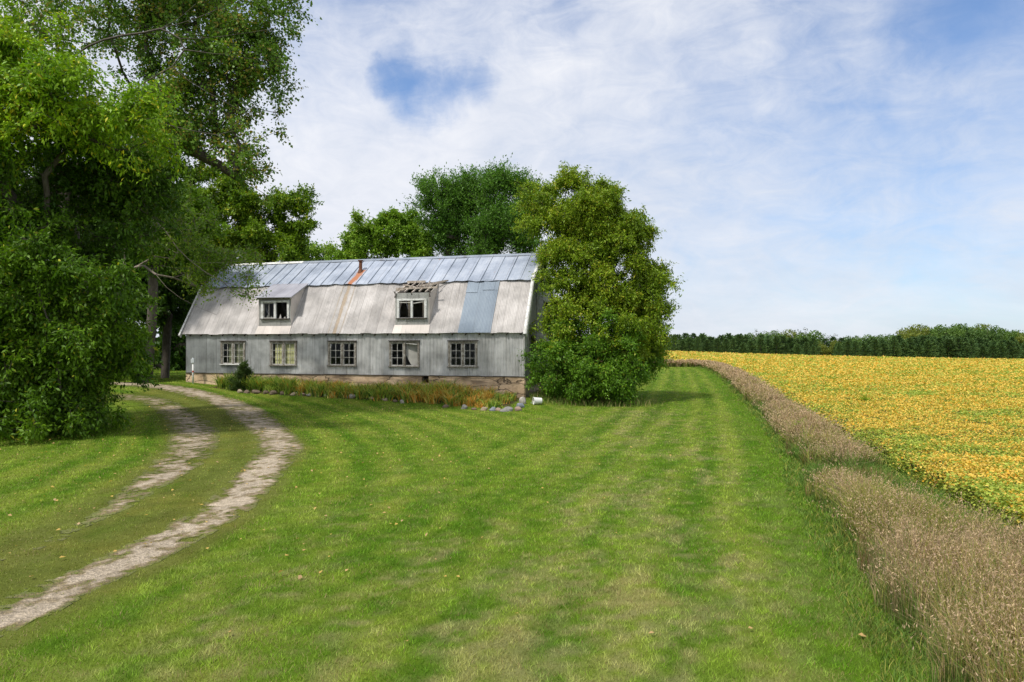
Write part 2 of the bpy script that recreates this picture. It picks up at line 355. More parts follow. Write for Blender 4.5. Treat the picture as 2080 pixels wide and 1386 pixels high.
# ------------------------------------------------------------ layout curves
EDGE_Y = np.array([3, 5.6, 8.2, 12, 18.9, 28, 39, 61.5, 80, 88, 91, 95]); EDGE_X = np.array([3.05, 3.50, 4.1, 5.3, 7.5, 10.1, 13, 18.8, 23, 24.0, 23.5, 22])
def edge(y):
    return np.interp(y, EDGE_Y, EDGE_X) + .22 * (vn(y, y * 0, 1.7, 3) - .5) + .15 * (vn(y, y * 0, .5, 4) - .5)
def BOFF(y): return np.interp(y, [7, 9, 12.3, 15, 20, 31, 60], [2.75, 2.5, 2.25, 2.0, 1.65, 1.65, 1.8])
END_Y = 89.0
RUT_R = np.array([at(*q)[:2] for q in [(-200, 1320), (-60, 1285), (0, 1262), (130, 1195), (270, 1135), (370, 1085), (450, 1040), (510, 985), (550, 940), (572, 912), (560, 885), (525, 858), (495, 832), (455, 815), (400, 799), (345, 788), (300, 783), (200, 777)]])
RUT_L = np.array([at(*q)[:2] for q in [(-150, 1190), (-30, 1150), (90, 1110), (180, 1062), (240, 1030), (300, 985), (355, 950), (392, 908), (395, 875), (375, 850), (350, 832), (320, 815), (250, 805)]])

def dist_poly(x, y, pts):
    best = np.full(np.shape(x), 1e9); side = np.zeros(np.shape(x)); par = np.zeros(np.shape(x)); acc = 0
    for a, b in zip(pts[:-1], pts[1:]):
        ab = b - a; l2 = ab @ ab; ln = math.sqrt(l2); t = np.clip(((x - a[0]) * ab[0] + (y - a[1]) * ab[1]) / l2, 0, 1)
        qx = a[0] + t * ab[0]; qy = a[1] + t * ab[1]; d = np.hypot(x - qx, y - qy); k = d < best
        best = np.where(k, d, best); side = np.where(k, np.sign(ab[0] * (y - a[1]) - ab[1] * (x - a[0])), side); par = np.where(k, acc + t * ln, par); acc += ln
    return best, side, par

def rut_mask(x, y):
    """0..1 bare gravel amount"""
    m = np.zeros(np.shape(x))
    dr, _, pr = dist_poly(x, y, RUT_R); dl, _, pll = dist_poly(x, y, RUT_L)
    nz = .30 * fbm(x, y, .9, 31, 3) + .35 * vn(x, y, .22, 33) + .35 * vn(x, y, .085, 34)
    wr = np.interp(pr, [0, 3, 6, 9, 12, 16, 22, 40], [.26, .29, .31, .32, .40, .42, .55, .55]); amt = np.interp(pr, [0, 2, 9, 13, 17, 24, 30, 60], [1.1, 1.15, 1.1, 1.0, .78, .82, 1.05, 1.0])
    a = sm(1.9, .0, dr / wr) * amt * .80
    wl = np.interp(pll, [0, 4, 6, 9, 14, 22], [.16, .2, .30, .42, .5, .5]); amt = np.interp(pll, [0, 3, 5, 7, 12, 15, 20, 26], [.1, .2, .55, .95, .85, .8, .7, .4])
    b = sm(1.9, .0, dl / wl) * amt * .72
    return np.maximum(a, b) * 1.0 + (nz - .5) * 2.4 * sm(0.0, .35, np.maximum(a, b))

def drive_mask(x, y):
    dr, _, _ = dist_poly(x, y, RUT_R); dl, _, _ = dist_poly(x, y, RUT_L)
    mid = sm(3.4, 2.2, dr + dl * .9)
    return np.maximum(mid, np.maximum(sm(1.0, .3, dr), sm(1.2, .3, dl)))

def lawn_col(x, y):
    """real colour of the turf: fresh and straw patches, mower passes"""
    x = np.asarray(x, float); y = np.asarray(y, float)
    g1 = np.array([.128, .262, .016]); g2 = np.array([.25, .385, .035]); yl = np.array([.36, .43, .07]); st = np.array([.50, .42, .22])
    off = edge(y) - x
    dr, sd, _ = dist_poly(x, y, RUT_R)
    tr = sm(12, 4, off); tright = tr[..., None]
    def comb(sc, seed, o, st): return fbm(off, y * st, sc, seed, o) * tr + fbm(dr, (y + x) * st, sc, seed, o) * (1 - tr)
    big = comb(4, 11, 4, .35); mid = comb(1.1, 12, 4, .25); sml = vn(x, y, .22, 14); sm2 = comb(.6, 15, 3, .5); lines = comb(.34, 27, 3, .07)
    s1 = .5 + .5 * np.sin(off * 2 * math.pi / 1.15 + 1.2 * (fbm(x, y, 7, 21, 2) - .5)); s2 = .5 + .5 * np.sin(dr * 2 * math.pi / 1.2 + 1.8 * (fbm(x, y, 6, 22, 2) - .5))
    stripe = (s1[..., None] * tright + s2[..., None] * (1 - tright))[..., 0]
    tex = .5 * fbm(x, y, .35, 16, 4) + .5 * comb(.4, 29, 4, .3); str_ = fbm(x + 3 * y * .1, y * .35, .3, 18, 3)
    k = np.clip(.5 + 0.3 * (mid - .5) + .24 * (stripe - .5) + .5 * (sml - .5) + 1.2 * (tex - .5) + 1.5 * (lines - .5), 0, 1)[..., None]
    c = g1 * (1 - k) + g2 * k
    yk = np.clip(sm(.40, .66, big * .25 + mid * .10 + tex * .42 + stripe * .18 + .03) * .6 + .3 * (sml - .4), 0, 1)[..., None]; c = c * (1 - yk) + yl * yk
    # thin straw patches, mostly near the middle of the lawn and worn spots by the box elder
    zone = .75 * sm(16, 5, y) * sm(-5, -1, x) + .9 * np.exp(-((x - 4.9) ** 2 / 5 + (y - 25) ** 2 / 22)) + .45 * np.exp(-((x - 4) ** 2 / 8 + (y - 15) ** 2 / 30)) + .12
    sk = np.clip(sm(.50, .72, sm2 * .25 + mid * .15 + tex * .35 + .25 * vn(x, y, .13, 19) + zone * .08) * 1.0, 0, 1)[..., None] * np.clip(zone * 1.5, 0, .8)[..., None]; sk = sk * .7; c = c * (1 - sk) + st * sk
    # wheel tracks along the far strip
    for o, wd, a in ((4.1, .35, .55), (5.6, .3, .45), (2.2, .25, .25)):
        tk = (np.exp(-((off - o - .25 * np.sin(y * .12)) / wd) ** 2) * a * sm(18, 26, y) * sm(85, 60, y))[..., None]; c = c * (1 - tk) + g1 * .75 * tk
    fresh = (sm(1.5, .3, off) * .7)[..., None]; c = c * (1 - fresh) + np.array([.13, .28, .014]) * fresh
    # browned turf between and beside the ruts
    dm = drive_mask(x, y); bk = np.clip(dm * (.1 + 1.9 * (tex - .15)) , 0, .58)[..., None]; c = c * (1 - bk) + (np.array([.20, .155, .05]) * (1 - k) + np.array([.24, .25, .07]) * k) * bk
    left = sm(0, -2.5, x - np.interp(y, RUT_L[:, 1][:9], RUT_L[:, 0][:9]))[..., None] * .6; pass
    return np.clip(c, 0, 1)

# ------------------------------------------------------------ ground
def build_ground():
    gx = np.concatenate([-np.geomspace(1500, 60, 14), np.linspace(-58, -20, 70), np.linspace(-19.8, 22, 300), np.linspace(22.4, 60, 60), np.geomspace(62, 1500, 40)])
    gy = np.concatenate([np.linspace(-60, 2, 14), np.linspace(2.5, 45, 330), np.linspace(45.5, 110, 100), np.geomspace(112, 340, 50), np.geomspace(360, 3500, 16)])
    X, Y = np.meshgrid(gx, gy); Z = G(X, Y); nx, ny = len(gx), len(gy)
    c = lawn_col(X.ravel(), Y.ravel()) * .55
    x = X.ravel(); y = Y.ravel(); rough = (((x > edge(y) + .05) & (y < END_Y)) | (y > END_Y))[:, None]
    c = np.where(rough, np.array([.045, .055, .018]), c)
    # bare earth in the flower bed
    dx = x - O[0]; dy = y - O[1]; u = dx * U[0] + dy * U[1]; s = dx * V[0] + dy * V[1]
    bed = ((u > 2.4) & (u < L + .1) & (s < .1) & (s > -np.interp(u, [2.4, 7, 12, 19.4], [1.2, 1.6, 2.2, 3.1])))[:, None]; c = np.where(bed, np.array([.07, .055, .03]), c)
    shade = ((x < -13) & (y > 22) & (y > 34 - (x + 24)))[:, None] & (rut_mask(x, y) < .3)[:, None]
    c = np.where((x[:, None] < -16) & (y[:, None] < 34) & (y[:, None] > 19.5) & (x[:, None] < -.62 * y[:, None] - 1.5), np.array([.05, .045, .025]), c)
    i = np.arange(nx * ny).reshape(ny, nx); f = np.stack([i[:-1, :-1], i[:-1, 1:], i[1:, 1:], i[1:, :-1]], -1).reshape(-1, 4)
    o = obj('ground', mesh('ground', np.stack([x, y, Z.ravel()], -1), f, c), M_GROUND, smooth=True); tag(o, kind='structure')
build_ground()

def build_drive():
    vs = []; fs = []; cs_ = []; n0 = 0
    for pts, hw in ((RUT_R, 1.5), (RUT_L, 1.6)):
        x0, y0 = pts.min(0) - hw; x1, y1 = pts.max(0) + hw; y0 = max(y0, 4.0)
        for (ya, yb, cs) in ((y0, 16, .035), (16, 28, .05), (28, y1, .08)):
            if yb <= ya: continue
            gx = np.arange(x0, x1, cs); gy = np.arange(ya, yb + cs, cs); Xc, Yc = np.meshgrid(gx[:-1] + cs / 2, gy[:-1] + cs / 2)
            near, _, _ = dist_poly(Xc, Yc, pts); keep = np.zeros(Xc.shape, bool); k = near < hw
            keep[k] = rut_mask(Xc[k], Yc[k]) > .12
            if pts is RUT_L: dr, _, _ = dist_poly(Xc, Yc, RUT_R); keep &= near < dr
            else: dl, _, _ = dist_poly(Xc, Yc, RUT_L); keep &= near <= dl
            jj, ii = np.nonzero(keep); nx = len(gx); q = jj * nx + ii; f = np.stack([q, q + 1, q + nx + 1, q + nx], -1)
            used, inv = np.unique(f, return_inverse=True); X = gx[used % nx]; Y = gy[used // nx]; rm = rut_mask(X, Y)
            fn = vn(X, Y, .07, 35) * .5 + vn(X, Y, .19, 36) * .5; g = sm(.34, .92, rm + .45 * (fn - .5))[:, None]; dirt = sm(.14, .5, rm)[:, None]
            tone = (.75 + .5 * fbm(X, Y, .8, 37, 4))[:, None]
            c = lawn_col(X, Y) * .55 * (1 - dirt) + np.array([.19, .14, .065]) * tone * dirt; c = c * (1 - g) + np.array([.44, .365, .27]) * tone * g
            vs.append(np.stack([X, Y, G(X, Y) + .005 + .012 * (fn - .5)], -1)); cs_.append(c); fs.append(inv.reshape(-1, 4) + n0); n0 += len(used)
    o = obj('driveway', mesh('driveway', np.concatenate(vs), np.concatenate(fs), np.clip(np.concatenate(cs_), 0, 1)), M_GRAVEL, smooth=True); tag(o, kind='structure')
build_drive()

# ------------------------------------------------------------ grass
def blades(x, y, z, h, wdt, lean, r, cols, seg=1, top=None):
    """tapered blades; seg=1 one triangle, seg=2 quad + bent tip"""
    n = len(x); a = r.uniform(0, 2 * math.pi, n); b = r.uniform(0, 2 * math.pi, n)
    sx = np.cos(a) * wdt / 2; sy = np.sin(a) * wdt / 2; lx = np.cos(b) * lean * h; ly = np.sin(b) * lean * h
    base = np.stack([x, y, z], -1); sv = np.stack([sx, sy, 0 * sx], -1)
    tip = base + np.stack([lx, ly, h * np.sqrt(np.clip(1 - (lean * .6) ** 2, .1, 1))], -1)
    if seg == 1:
        v = np.stack([base - sv, base + sv, tip], 1).reshape(-1, 3); f = np.arange(3 * n).reshape(-1, 3)
        return v, f, np.repeat(cols, 3, 0)
    mid = base + np.stack([lx * .32, ly * .32, h * .58], -1)
    v = np.stack([base - sv, base + sv, mid + sv * .7, mid - sv * .7, tip + sv * .15, tip - sv * .15], 1).reshape(-1, 3)
    k = 6 * np.arange(n)[:, None]; f = np.concatenate([k + np.array([0, 1, 2, 3]), k + np.array([3, 2, 4, 5])], 0)
    c = np.repeat(cols, 6, 0); return v, f, c

def in_barn(x, y, m=.0):
    dx = x - O[0]; dy = y - O[1]; u = dx * U[0] + dy * U[1]; s = dx * V[0] + dy * V[1]; return (u > -m) & (u < L + m) & (s > -m) & (s < WID + m)

def in_bed(x, y, e=0):
    dx = x - O[0]; dy = y - O[1]; u = dx * U[0] + dy * U[1]; s = dx * V[0] + dy * V[1]
    return (u > 2.6) & (u < L - .1) & (s < .0) & (s > -np.interp(u, [2.6, 7, 12, 19.4], [1.1, 1.5, 2.0, 2.9]))

def build_lawn():
    r = rng(1); N = 900000
    d = np.exp(r.uniform(math.log(4.3), math.log(95), N)); x = r.uniform(-1, 1, N) * (d * .80 + 1.5); y = d
    rm = np.full(N, 0.0); k = (x < 2) & (y < 60); rm[k] = rut_mask(x[k], y[k])
    ok = (x < edge(y) + .15) & (y < END_Y + .5) & ~in_barn(x, y, .05) & ~in_bed(x, y) & (r.random(N) < sm(.75, .22, rm) + .05) & (x > -40)
    dm = drive_mask(x[ok], y[ok]); keep = r.random(ok.sum()) > dm * .35
    x = x[ok][keep]; y = y[ok][keep]; n = len(x); c = lawn_col(x, y)
    tuft = vn(x, y, .07, 51) * .5 + vn(x, y, .16, 52) * .5; c = c * (r.uniform(.6, 1.25, n) * (.5 + 1.0 * tuft))[:, None]; dead = (r.random(n) < .06 + .16 * sm(.55, .75, fbm(x, y, .8, 53, 3)))[:, None]; c = np.where(dead, np.array([.33, .27, .12]) * r.uniform(.7, 1.2, (n, 1)), c)
    dark = fbm(x, y, .35, 44, 2); h = (.018 + .03 * dark + .03 * tuft ** 2) * r.uniform(.6, 1.35, n) * (1 - .35 * sm(.2, .8, drive_mask(x, y)))
    h = h + .05 * sm(.5, .0, np.abs(edge(y) - x)) * r.random(n)
    v, f, cc = blades(x, y, G(x, y) - .004, h, np.maximum(.006, y * .00115), r.uniform(.2, 1.2, n), r, np.clip(c, 0, 1))
    o = obj('lawn_grass', mesh('lawn_grass', v, f, cc), M_GRASS); tag(o, 'short mown grass of the lawn with straw patches and mower stripes', 'grass', kind='stuff')
build_lawn()

def build_tall_grass():
    r = rng(2); vs = []; fs3 = []; allv = []; N = 260000
    d = np.exp(r.uniform(math.log(4.2), math.log(92), N)); o_ = r.uniform(0, 1, N) ** .9 * (BOFF(d) - .15); x = edge(d) + o_; y = d
    n2 = 16000; x2 = r.uniform(8, 24.5, n2); y2 = END_Y + r.uniform(-.6, 2.5, n2); x = np.append(x, x2); y = np.append(y, y2); o_ = np.append(o_, np.full(n2, .7)); n = len(x); d_all = y
    gate = .55 * vn(x, y, .26, 62) + .45 * vn(x, y, .12, 163); kp = (r.random(len(x)) < sm(.25, .55, gate) * .9 + .1) & (o_ > .5 * vn(y, y * 0, .55, 172) ** 2 + .25 * vn(y, y * 0, .17, 173) - .1); x = x[kp]; y = y[kp]; o_ = o_[kp]; d_all = y; n = len(x)
    patch = fbm(x * 1.0, y, 2.2, 61, 3); clump = vn(x, y, .28, 62); fine = vn(x, y, .11, 63)
    green = sm(.57, .68, patch - .03 + .06 * (o_ > 1.6) - .12 * sm(9, 6, y)); front = sm(.45, .0, o_ + .35 * (vn(y, y * 0, .5, 67) - .5))
    back = sm(-.75, -.25, o_ - BOFF(d_all))
    hz = (.62 * (1 - green) + .32 * green) * (.62 + .45 * clump + .35 * vn(x, y, .9, 68)) * r.uniform(.65, 1.15, n) * (1 - .55 * front) * (1 - .45 * back)
    hz = hz * (1 + .15 * sm(20, 40, y))
    tan = np.array([.60, .44, .22]); pink = np.array([.46, .32, .23]); gold = np.array([.44, .43, .10]); gr = np.array([.15, .26, .05]); dg = np.array([.05, .09, .02])
    k = np.clip(1.4 * vn(x, y, .8, 66) - .2 + r.normal(0, .15, n), 0, 1)[:, None]; c = tan * k + pink * (1 - k); g = (r.random(n) < .25 + .5 * sm(.45, .65, vn(x, y, 1.1, 171)))[:, None]; c = np.where(g, gold, c)
    isg = (r.random(n) < (green * .80 + .22 + .25 * front + .3 * back))[:, None]; c = np.where(isg, gr * r.uniform(.7, 1.3, (n, 1)), c)
    br = (vn(x, y, .6, 170) > .66) & (r.random(n) < .35); c = np.where(br[:, None], np.array([.34, .20, .10]), c); c = c * r.uniform(.4, 1.3, (n, 1)) * (.72 + .5 * vn(x, y, .33, 175))[:, None]
    wd = np.maximum(.0045, y * .00075)
    v, f, cc = blades(x, y, G(x, y) - .01, hz, wd, np.where(r.random(n) < .25, r.uniform(.7, 1.15, n), r.uniform(.05, .6, n)) * (1 - .45 * front), r, c, seg=2)
    b = cc.reshape(n, 6, 3); b[:, :2] = b[:, :2] * .25 + gr * .5          # green culm bases, with shade low in the strip put into the colour
    parts_v = [v]; parts_f = [f]; parts_c = [b.reshape(-1, 3)]; off = len(v)
    # understorey of green leaves
    m = 90000; d = np.exp(r.uniform(math.log(4.2), math.log(92), m)); oo = r.uniform(-.12, 1, m) * (BOFF(d) + .35); xx = edge(d) + oo
    hh = .20 * (.45 + .55 * sm(0, .35, oo)) * r.uniform(.4, 1.3, m) * (.6 + .8 * vn(xx, d, .5, 71)); c2 = (gr * .9) * r.uniform(.5, 1.3, (m, 1)); yl = (r.random(m) < .2)[:, None]; c2 = np.where(yl, gold * .8, c2)
    v, f, cc = blades(xx, d, G(xx, d) - .01, hh, np.maximum(.008, d * .0011), r.uniform(.2, 1.1, m), r, c2, seg=2)
    parts_v.append(v); parts_f.append(f + off); parts_c.append(cc); off += len(v)
    # seed heads: small slanting florets near the tips
    sel = np.nonzero((~isg[:, 0]) & (hz > .38))[0]; sel = sel[vn(x[sel], y[sel], .35, 69) > .3]; rep = np.repeat(sel, 2); q = len(rep); tipv = parts_v[0].reshape(n, 6, 3)[rep, 4]; midv = parts_v[0].reshape(n, 6, 3)[rep, 2]
    t = r.uniform(.55, 1.08, q)[:, None]; c0 = midv + (tipv - midv) * t; ln = np.maximum(.035, y[rep] * .0022); ax = r.normal(0, .55, (q, 3)); ax[:, 2] = np.abs(ax[:, 2]) + .5 - .6 * (r.random(q) < .35); ax /= np.linalg.norm(ax, axis=1)[:, None]
    sd = np.cross(ax, r.normal(0, 1, (q, 3))); sd /= np.linalg.norm(sd, axis=1)[:, None] + 1e-9; wv = np.maximum(.006, y[rep] * .0008)[:, None]
    e = c0 + ax * ln[:, None]; v = np.stack([c0, c0 + (e - c0) * .45 + sd * wv * .7, e, c0 + (e - c0) * .45 - sd * wv * .7], 1).reshape(-1, 3)
    kk = r.random((q, 1)); pc = (np.array([.60, .45, .26]) * kk + np.array([.44, .31, .23]) * (1 - kk)) * r.uniform(.55, 1.25, (q, 1))
    parts_v.append(v); parts_f.append(np.arange(4 * q).reshape(-1, 4) + off); parts_c.append(np.repeat(pc, 4, 0))
    o = obj('tall_grass', mesh('tall_grass', np.concatenate(parts_v), np.concatenate(parts_f), np.clip(np.concatenate(parts_c), 0, 1)), M_DRY)
    tag(o, 'tall tan seeding grass in a strip between lawn and yellow crop field', 'grass', kind='stuff')
build_tall_grass()

# ------------------------------------------------------------ crop field
def leaf_quads(c, ax, L_, W_, r, nrm=None):
    n = len(c); ax = ax / (np.linalg.norm(ax, axis=1)[:, None] + 1e-9)
    if nrm is None: nrm = r.normal(0, 1, (n, 3))
    sd = np.cross(ax, nrm); sd /= np.linalg.norm(sd, axis=1)[:, None] + 1e-9; up = np.cross(sd, ax)
    L_ = np.asarray(L_)[:, None]; W_ = np.asarray(W_)[:, None]
    m = c + ax * L_ * .42 + up * W_ * .12
    v = np.stack([c, m + sd * W_ / 2, c + ax * L_ - up * W_ * .15, m - sd * W_ / 2], 1).reshape(-1, 3)
    return v, np.arange(4 * n).reshape(-1, 4)

def canopy(x, y): return G(x, y) + .42 + .12 * fbm(x, y, 1.1, 81, 3) + .10 * vn(x, y, .45, 82)

def build_field():
    r = rng(3)
    # canopy body
    gy = np.concatenate([np.linspace(4, 40, 130), np.linspace(40.6, 120, 120), np.geomspace(121, 306, 70)]); M = 160; vs = []
    t = np.linspace(0, 1, M) ** 1.6
    Xs = []
    for yy in gy:
        x0 = (edge(np.array([yy]))[0] + BOFF(yy) + .35) if yy < END_Y + 1.5 else 2.0
        x1 = yy * .84 + 14; Xs.append(x0 + t * (x1 - x0))
    X = np.array(Xs); Y = np.repeat(gy[:, None], M, 1); Z = canopy(X, Y) - .10
    # canopy begins at END_Y: drop the long sliver row
    Z[:, 0] = G(X[:, 0], Y[:, 0])
    i = np.arange(X.size).reshape(X.shape); f = np.stack([i[:-1, :-1], i[:-1, 1:], i[1:, 1:], i[1:, :-1]], -1)
    jump = np.abs(np.diff(X[:, 0])) > 4; f = f[~jump].reshape(-1, 4)
    x = X.ravel(); y = Y.ravel(); far = sm(40, 150, y)[:, None]; g = fbm(x, y, 9, 85, 4)[:, None]
    base = np.array([.09, .10, .02]) * (1 - far) + (np.array([.60, .42, .08]) * (1 - sm(.5, .7, g)) + np.array([.34, .30, .05]) * sm(.5, .7, g)) * far
    body = mesh('field_body', np.stack([x, y, Z.ravel()], -1), f, base)
    # leaves
    N = 760000; d = np.exp(r.uniform(math.log(5), math.log(298), N)); lo = np.where(d < END_Y + 1.5, edge(d) + BOFF(d), 4.0); hi = d * .82 + 3; ok = hi > lo; d = d[ok]; lo = lo[ok]; hi = hi[ok]; n = len(d)
    keep = r.random(n) < np.clip((hi - lo) / (d * .62), .05, 1); d = d[keep]; lo = lo[keep]; hi = hi[keep]; n = len(d)
    x = lo + (hi - lo) * r.random(n); y = d; dist = x - lo; edge_f = sm(.75, .0, dist) * (d < 80)
    z = canopy(x, y) - .10 + r.uniform(-.07, .14, n); z = np.where(r.random(n) < edge_f * .8, G(x, y) + r.uniform(.02, .5, n), z)
    ax = r.normal(0, 1, (n, 3)); ax[:, 2] = r.normal(-.1, .35, n); nr = r.normal(0, .55, (n, 3)); nr[:, 2] += 1
    Ls = np.maximum(.055, d * .0031) * r.uniform(.7, 1.2, n); v, f = leaf_quads(np.stack([x, y, z], -1), ax, Ls, Ls * .72, r, nr)
    gp = fbm(x, y, 3.2, 91, 4) * .62 + vn(x, y, .6, 92) * .38; big = fbm(x, y * .6, 22, 93, 3)
    low = np.clip((canopy(x, y) - z) / .3, 0, 1)
    pg = np.clip(.24 + 1.5 * sm(.50, .72, gp) * .5 + .16 * sm(.50, .7, big) + .5 * low - .12 * sm(60, 150, d), 0, .93)
    isg = r.random(n) < pg; kk = r.random((n, 1))
    yel = np.array([.80, .52, .095]) * kk + np.array([.75, .56, .12]) * (1 - kk); orr = np.array([.78, .42, .04]); yel = np.where((r.random(n) < .12)[:, None], orr, yel)
    fr = sm(60, 170, d)[:, None]; yel = yel * (1 - fr) + np.array([.68, .475, .11]) * fr
    gk = r.random((n, 1)); grn = np.array([.24, .36, .05]) * gk + np.array([.48, .52, .09]) * (1 - gk)
    c = np.where(isg[:, None], grn, yel) * r.uniform(.78, 1.15, (n, 1))
    o = obj('crop_field', mesh('crop_field', np.concatenate([body_v(body), v]), np.concatenate([body_f(body), f + len(body.vertices)]), np.clip(np.concatenate([base, np.repeat(c, 4, 0)]), 0, 1)), M_GRASS)
    bpy.data.meshes.remove(body)
    tag(o, 'yellow and orange ripening soybean crop covering the field on the right', 'crop', kind='stuff')
def body_v(me):
    a = np.empty(len(me.vertices) * 3, np.float32); me.vertices.foreach_get('co', a); return a.reshape(-1, 3)
def body_f(me):
    a = np.empty(len(me.loops), np.int32); me.loops.foreach_get('vertex_index', a); return a.reshape(-1, 4)
build_field()

# ------------------------------------------------------------ barn
barn = empty('barn', loc2w(0, 0, 0), 'long weathered corrugated metal barn with gambrel roof and two dormers', 'barn', rz=math.atan2(U[1], U[0]))
PROF = [(-.15, 3.14), (1.55, 5.88), (3.85, 7.42), (6.15, 5.88), (7.85, 3.14)]
ZB = 1.02                       # bottom of cladding
def roofz(s): return np.interp(s, [p[0] for p in PROF], [p[1] for p in PROF])

def corrugated(name, mat, parent, p0, Ud, Wd, Nd, u0, u1, w0, w1, holes=(), pitch=.076, amp=.010, sheet=.66, jit=.02, seed=0, wtop=None, wav=None):
    """vertical corrugation; u along, w up the sheet, n outward. w0/w1 constants or wtop(u)"""
    r = rng(seed); p0, Ud, Wd, Nd = map(lambda q: np.array(q, float), (p0, Ud, Wd, Nd)); per = 6
    n = int(math.ceil((u1 - u0) / pitch * per)); us = np.linspace(u0, u1, n + 1); ns = int((u1 - u0) / sheet) + 2
    jb = r.uniform(-jit, jit, ns); jt = r.uniform(-jit, jit, ns); jn = r.uniform(0, .007, ns); tilt = r.normal(0, .002, ns)
    vs = []; fs = []
    wav = wav or (lambda u, w: 0)
    for i in range(n):
        a, b = us[i], us[i + 1]; m = (a + b) / 2; k = int((m - u0) / sheet); lo = w0 + jb[k]; hi = (wtop(m) if wtop else w1) + jt[k] * (0 if wtop else 1)
        seg = [(lo, hi)]
        for (ha, hb, hc, hd) in holes:
            if ha < m < hb:
                seg = [q for (x, y) in seg for q in ((x, min(y, hc)), (max(x, hd), y)) if q[1] - q[0] > .005]
        for (x, y) in seg:
            steps = 3 if wav.__code__.co_argcount and (y - x) > 1 else 1
            ws = np.linspace(x, y, steps + 1)
            for w1_, w2_ in zip(ws[:-1], ws[1:]):
                q = []
                for (uu, ww) in ((a, w1_), (b, w1_), (b, w2_), (a, w2_)):
                    h = amp * math.sin(2 * math.pi * uu / pitch) + jn[k] + tilt[k] * ww + wav(uu, ww)
                    q.append(p0 + uu * Ud + ww * Wd + h * Nd)
                bse = len(vs); vs += q; fs.append((bse, bse + 1, bse + 2, bse + 3))
    return obj(name, mesh(name, np.array(vs), np.array(fs)), mat, parent)

WINS = [(2.29, 3.83, 1.47, 2.76), (5.38, 6.98, 1.44, 2.76), (8.84, 10.47, 1.44, 2.76), (12.32, 13.97, 1.43, 2.76), (15.51, 17.04, 1.44, 2.76)]
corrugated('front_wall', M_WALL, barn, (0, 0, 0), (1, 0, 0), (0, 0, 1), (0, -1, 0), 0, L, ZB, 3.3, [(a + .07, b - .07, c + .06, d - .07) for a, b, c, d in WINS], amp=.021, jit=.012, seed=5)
corrugated('gable_wall', M_GABLE, barn, (L, 0, 0), (0, 1, 0), (0, 0, 1), (1, 0, 0), .0, WID, ZB, 3, [(1.12, 2.3, 0, 3.0), (3.45, 4.1, 5.7, 6.65), (4.4, 5.3, 3.2, 4.9)], amp=.008, jit=.0, seed=6, wtop=lambda s: roofz(s) - .03)
corrugated('end_wall', M_GABLE, barn, (0, 0, 0), (0, 1, 0), (0, 0, 1), (-1, 0, 0), .0, WID, ZB, 3, [], amp=.008, jit=.0, seed=7, wtop=lambda s: roofz(s) - .03)
corrugated('back_wall', M_GABLE, barn, (0, WID, 0), (1, 0, 0), (0, 0, 1), (0, 1, 0), .0, L, ZB, 3.15, [], amp=.008, jit=.0, seed=8)
MB().box((.1, .1, 1.0), (L - .1, WID - .1, 1.03)).build('floor', M_DARKIN, barn)
# opening trims on the gable: lintel, jambs
m = MB(); m.box((L - .04, 1.04, 3.0), (L + .06, 2.4, 3.12)); m.box((L - .04, 1.03, ZB - .6), (L + .05, 1.12, 3.0)); m.box((L - .04, 2.3, ZB - .6), (L + .05, 2.39, 3.0)); m.build('door_frame', M_CASING, barn, bevel=.005)
for s0, s1, z0, z1 in ((3.45, 4.1, 5.7, 6.65), (4.4, 5.3, 3.2, 4.9)):
    m = MB(); e = .07
    m.box((L - .03, s0 - e, z0 - e), (L + .05, s0, z1 + e)); m.box((L - .03, s1, z0 - e), (L + .05, s1 + e, z1 + e)); m.box((L - .03, s0, z1), (L + .05, s1, z1 + e)); m.box((L - .03, s0, z0 - e), (L + .05, s1, z0)); m.build('gable_opening_frame', M_CASING, barn)
# foundation walls (front has a broken vent hole)
def wallgrid(mb, f, us, ws, hole):
    for a, b in zip(us[:-1], us[1:]):
        for c, d in zip(ws[:-1], ws[1:]):
            if hole and hole[0] <= a and b <= hole[1] and hole[2] <= c and d <= hole[3]: continue
            mb.add([f(a, c), f(b, c), f(b, d), f(a, d)], [(0, 1, 2, 3)])
fm = MB(); hx = (14.09, 14.46, .63, 1.01)
r_ = rng(12); us = sorted(set(list(np.linspace(0, L, 80)) + [hx[0], hx[1]])); ws = [-.7, -.3, 0, .2, .4, hx[2], .82, hx[3]]
def ff(u, w): return (u + .05 * 0, -.02 + .035 * float(vn(u * 1.0, w, .5, 77)), w)
wallgrid(fm, ff, us, ws, hx); wallgrid(fm, lambda u, w: (u, .22, w), [0, hx[0], hx[1], L], [-.7, hx[2], hx[3]], hx)
for (p, q) in (((hx[0], hx[2]), (hx[1], hx[2])), ((hx[0], hx[3]), (hx[1], hx[3])), ((hx[0], hx[2]), (hx[0], hx[3])), ((hx[1], hx[2]), (hx[1], hx[3]))):
    fm.add([(p[0], -.02, p[1]), (q[0], -.02, q[1]), (q[0], .22, q[1]), (p[0], .22, p[1])], [(0, 1, 2, 3)])
fm.add([(0, 0, 1.01), (L, 0, 1.01), (L, .22, 1.01), (0, .22, 1.01)], [(0, 1, 2, 3)])
fm.box((L - .22, .02, -.7), (L + .04, 1.05, 1.005)); fm.box((L - .22, 1.05, -.7), (L + .035, 2.35, .45)); fm.box((L - .22, 2.35, -.7), (L + .04, WID, 1.005)); fm.box((-.03, .02, -.5), (.2, WID, 1.005)); fm.box((0, WID - .22, -.7), (L, WID + .03, 1.005))
fm.build('foundation', M_CONC, barn)
m = MB(); m.add([(hx[0] + .03, .05, hx[2]), (hx[0] + .16, .05, hx[3]), (hx[0] + .11, .05, hx[3] - .05), (hx[0] + .0, .05, hx[2] + .12)], [(0, 1, 2, 3)])
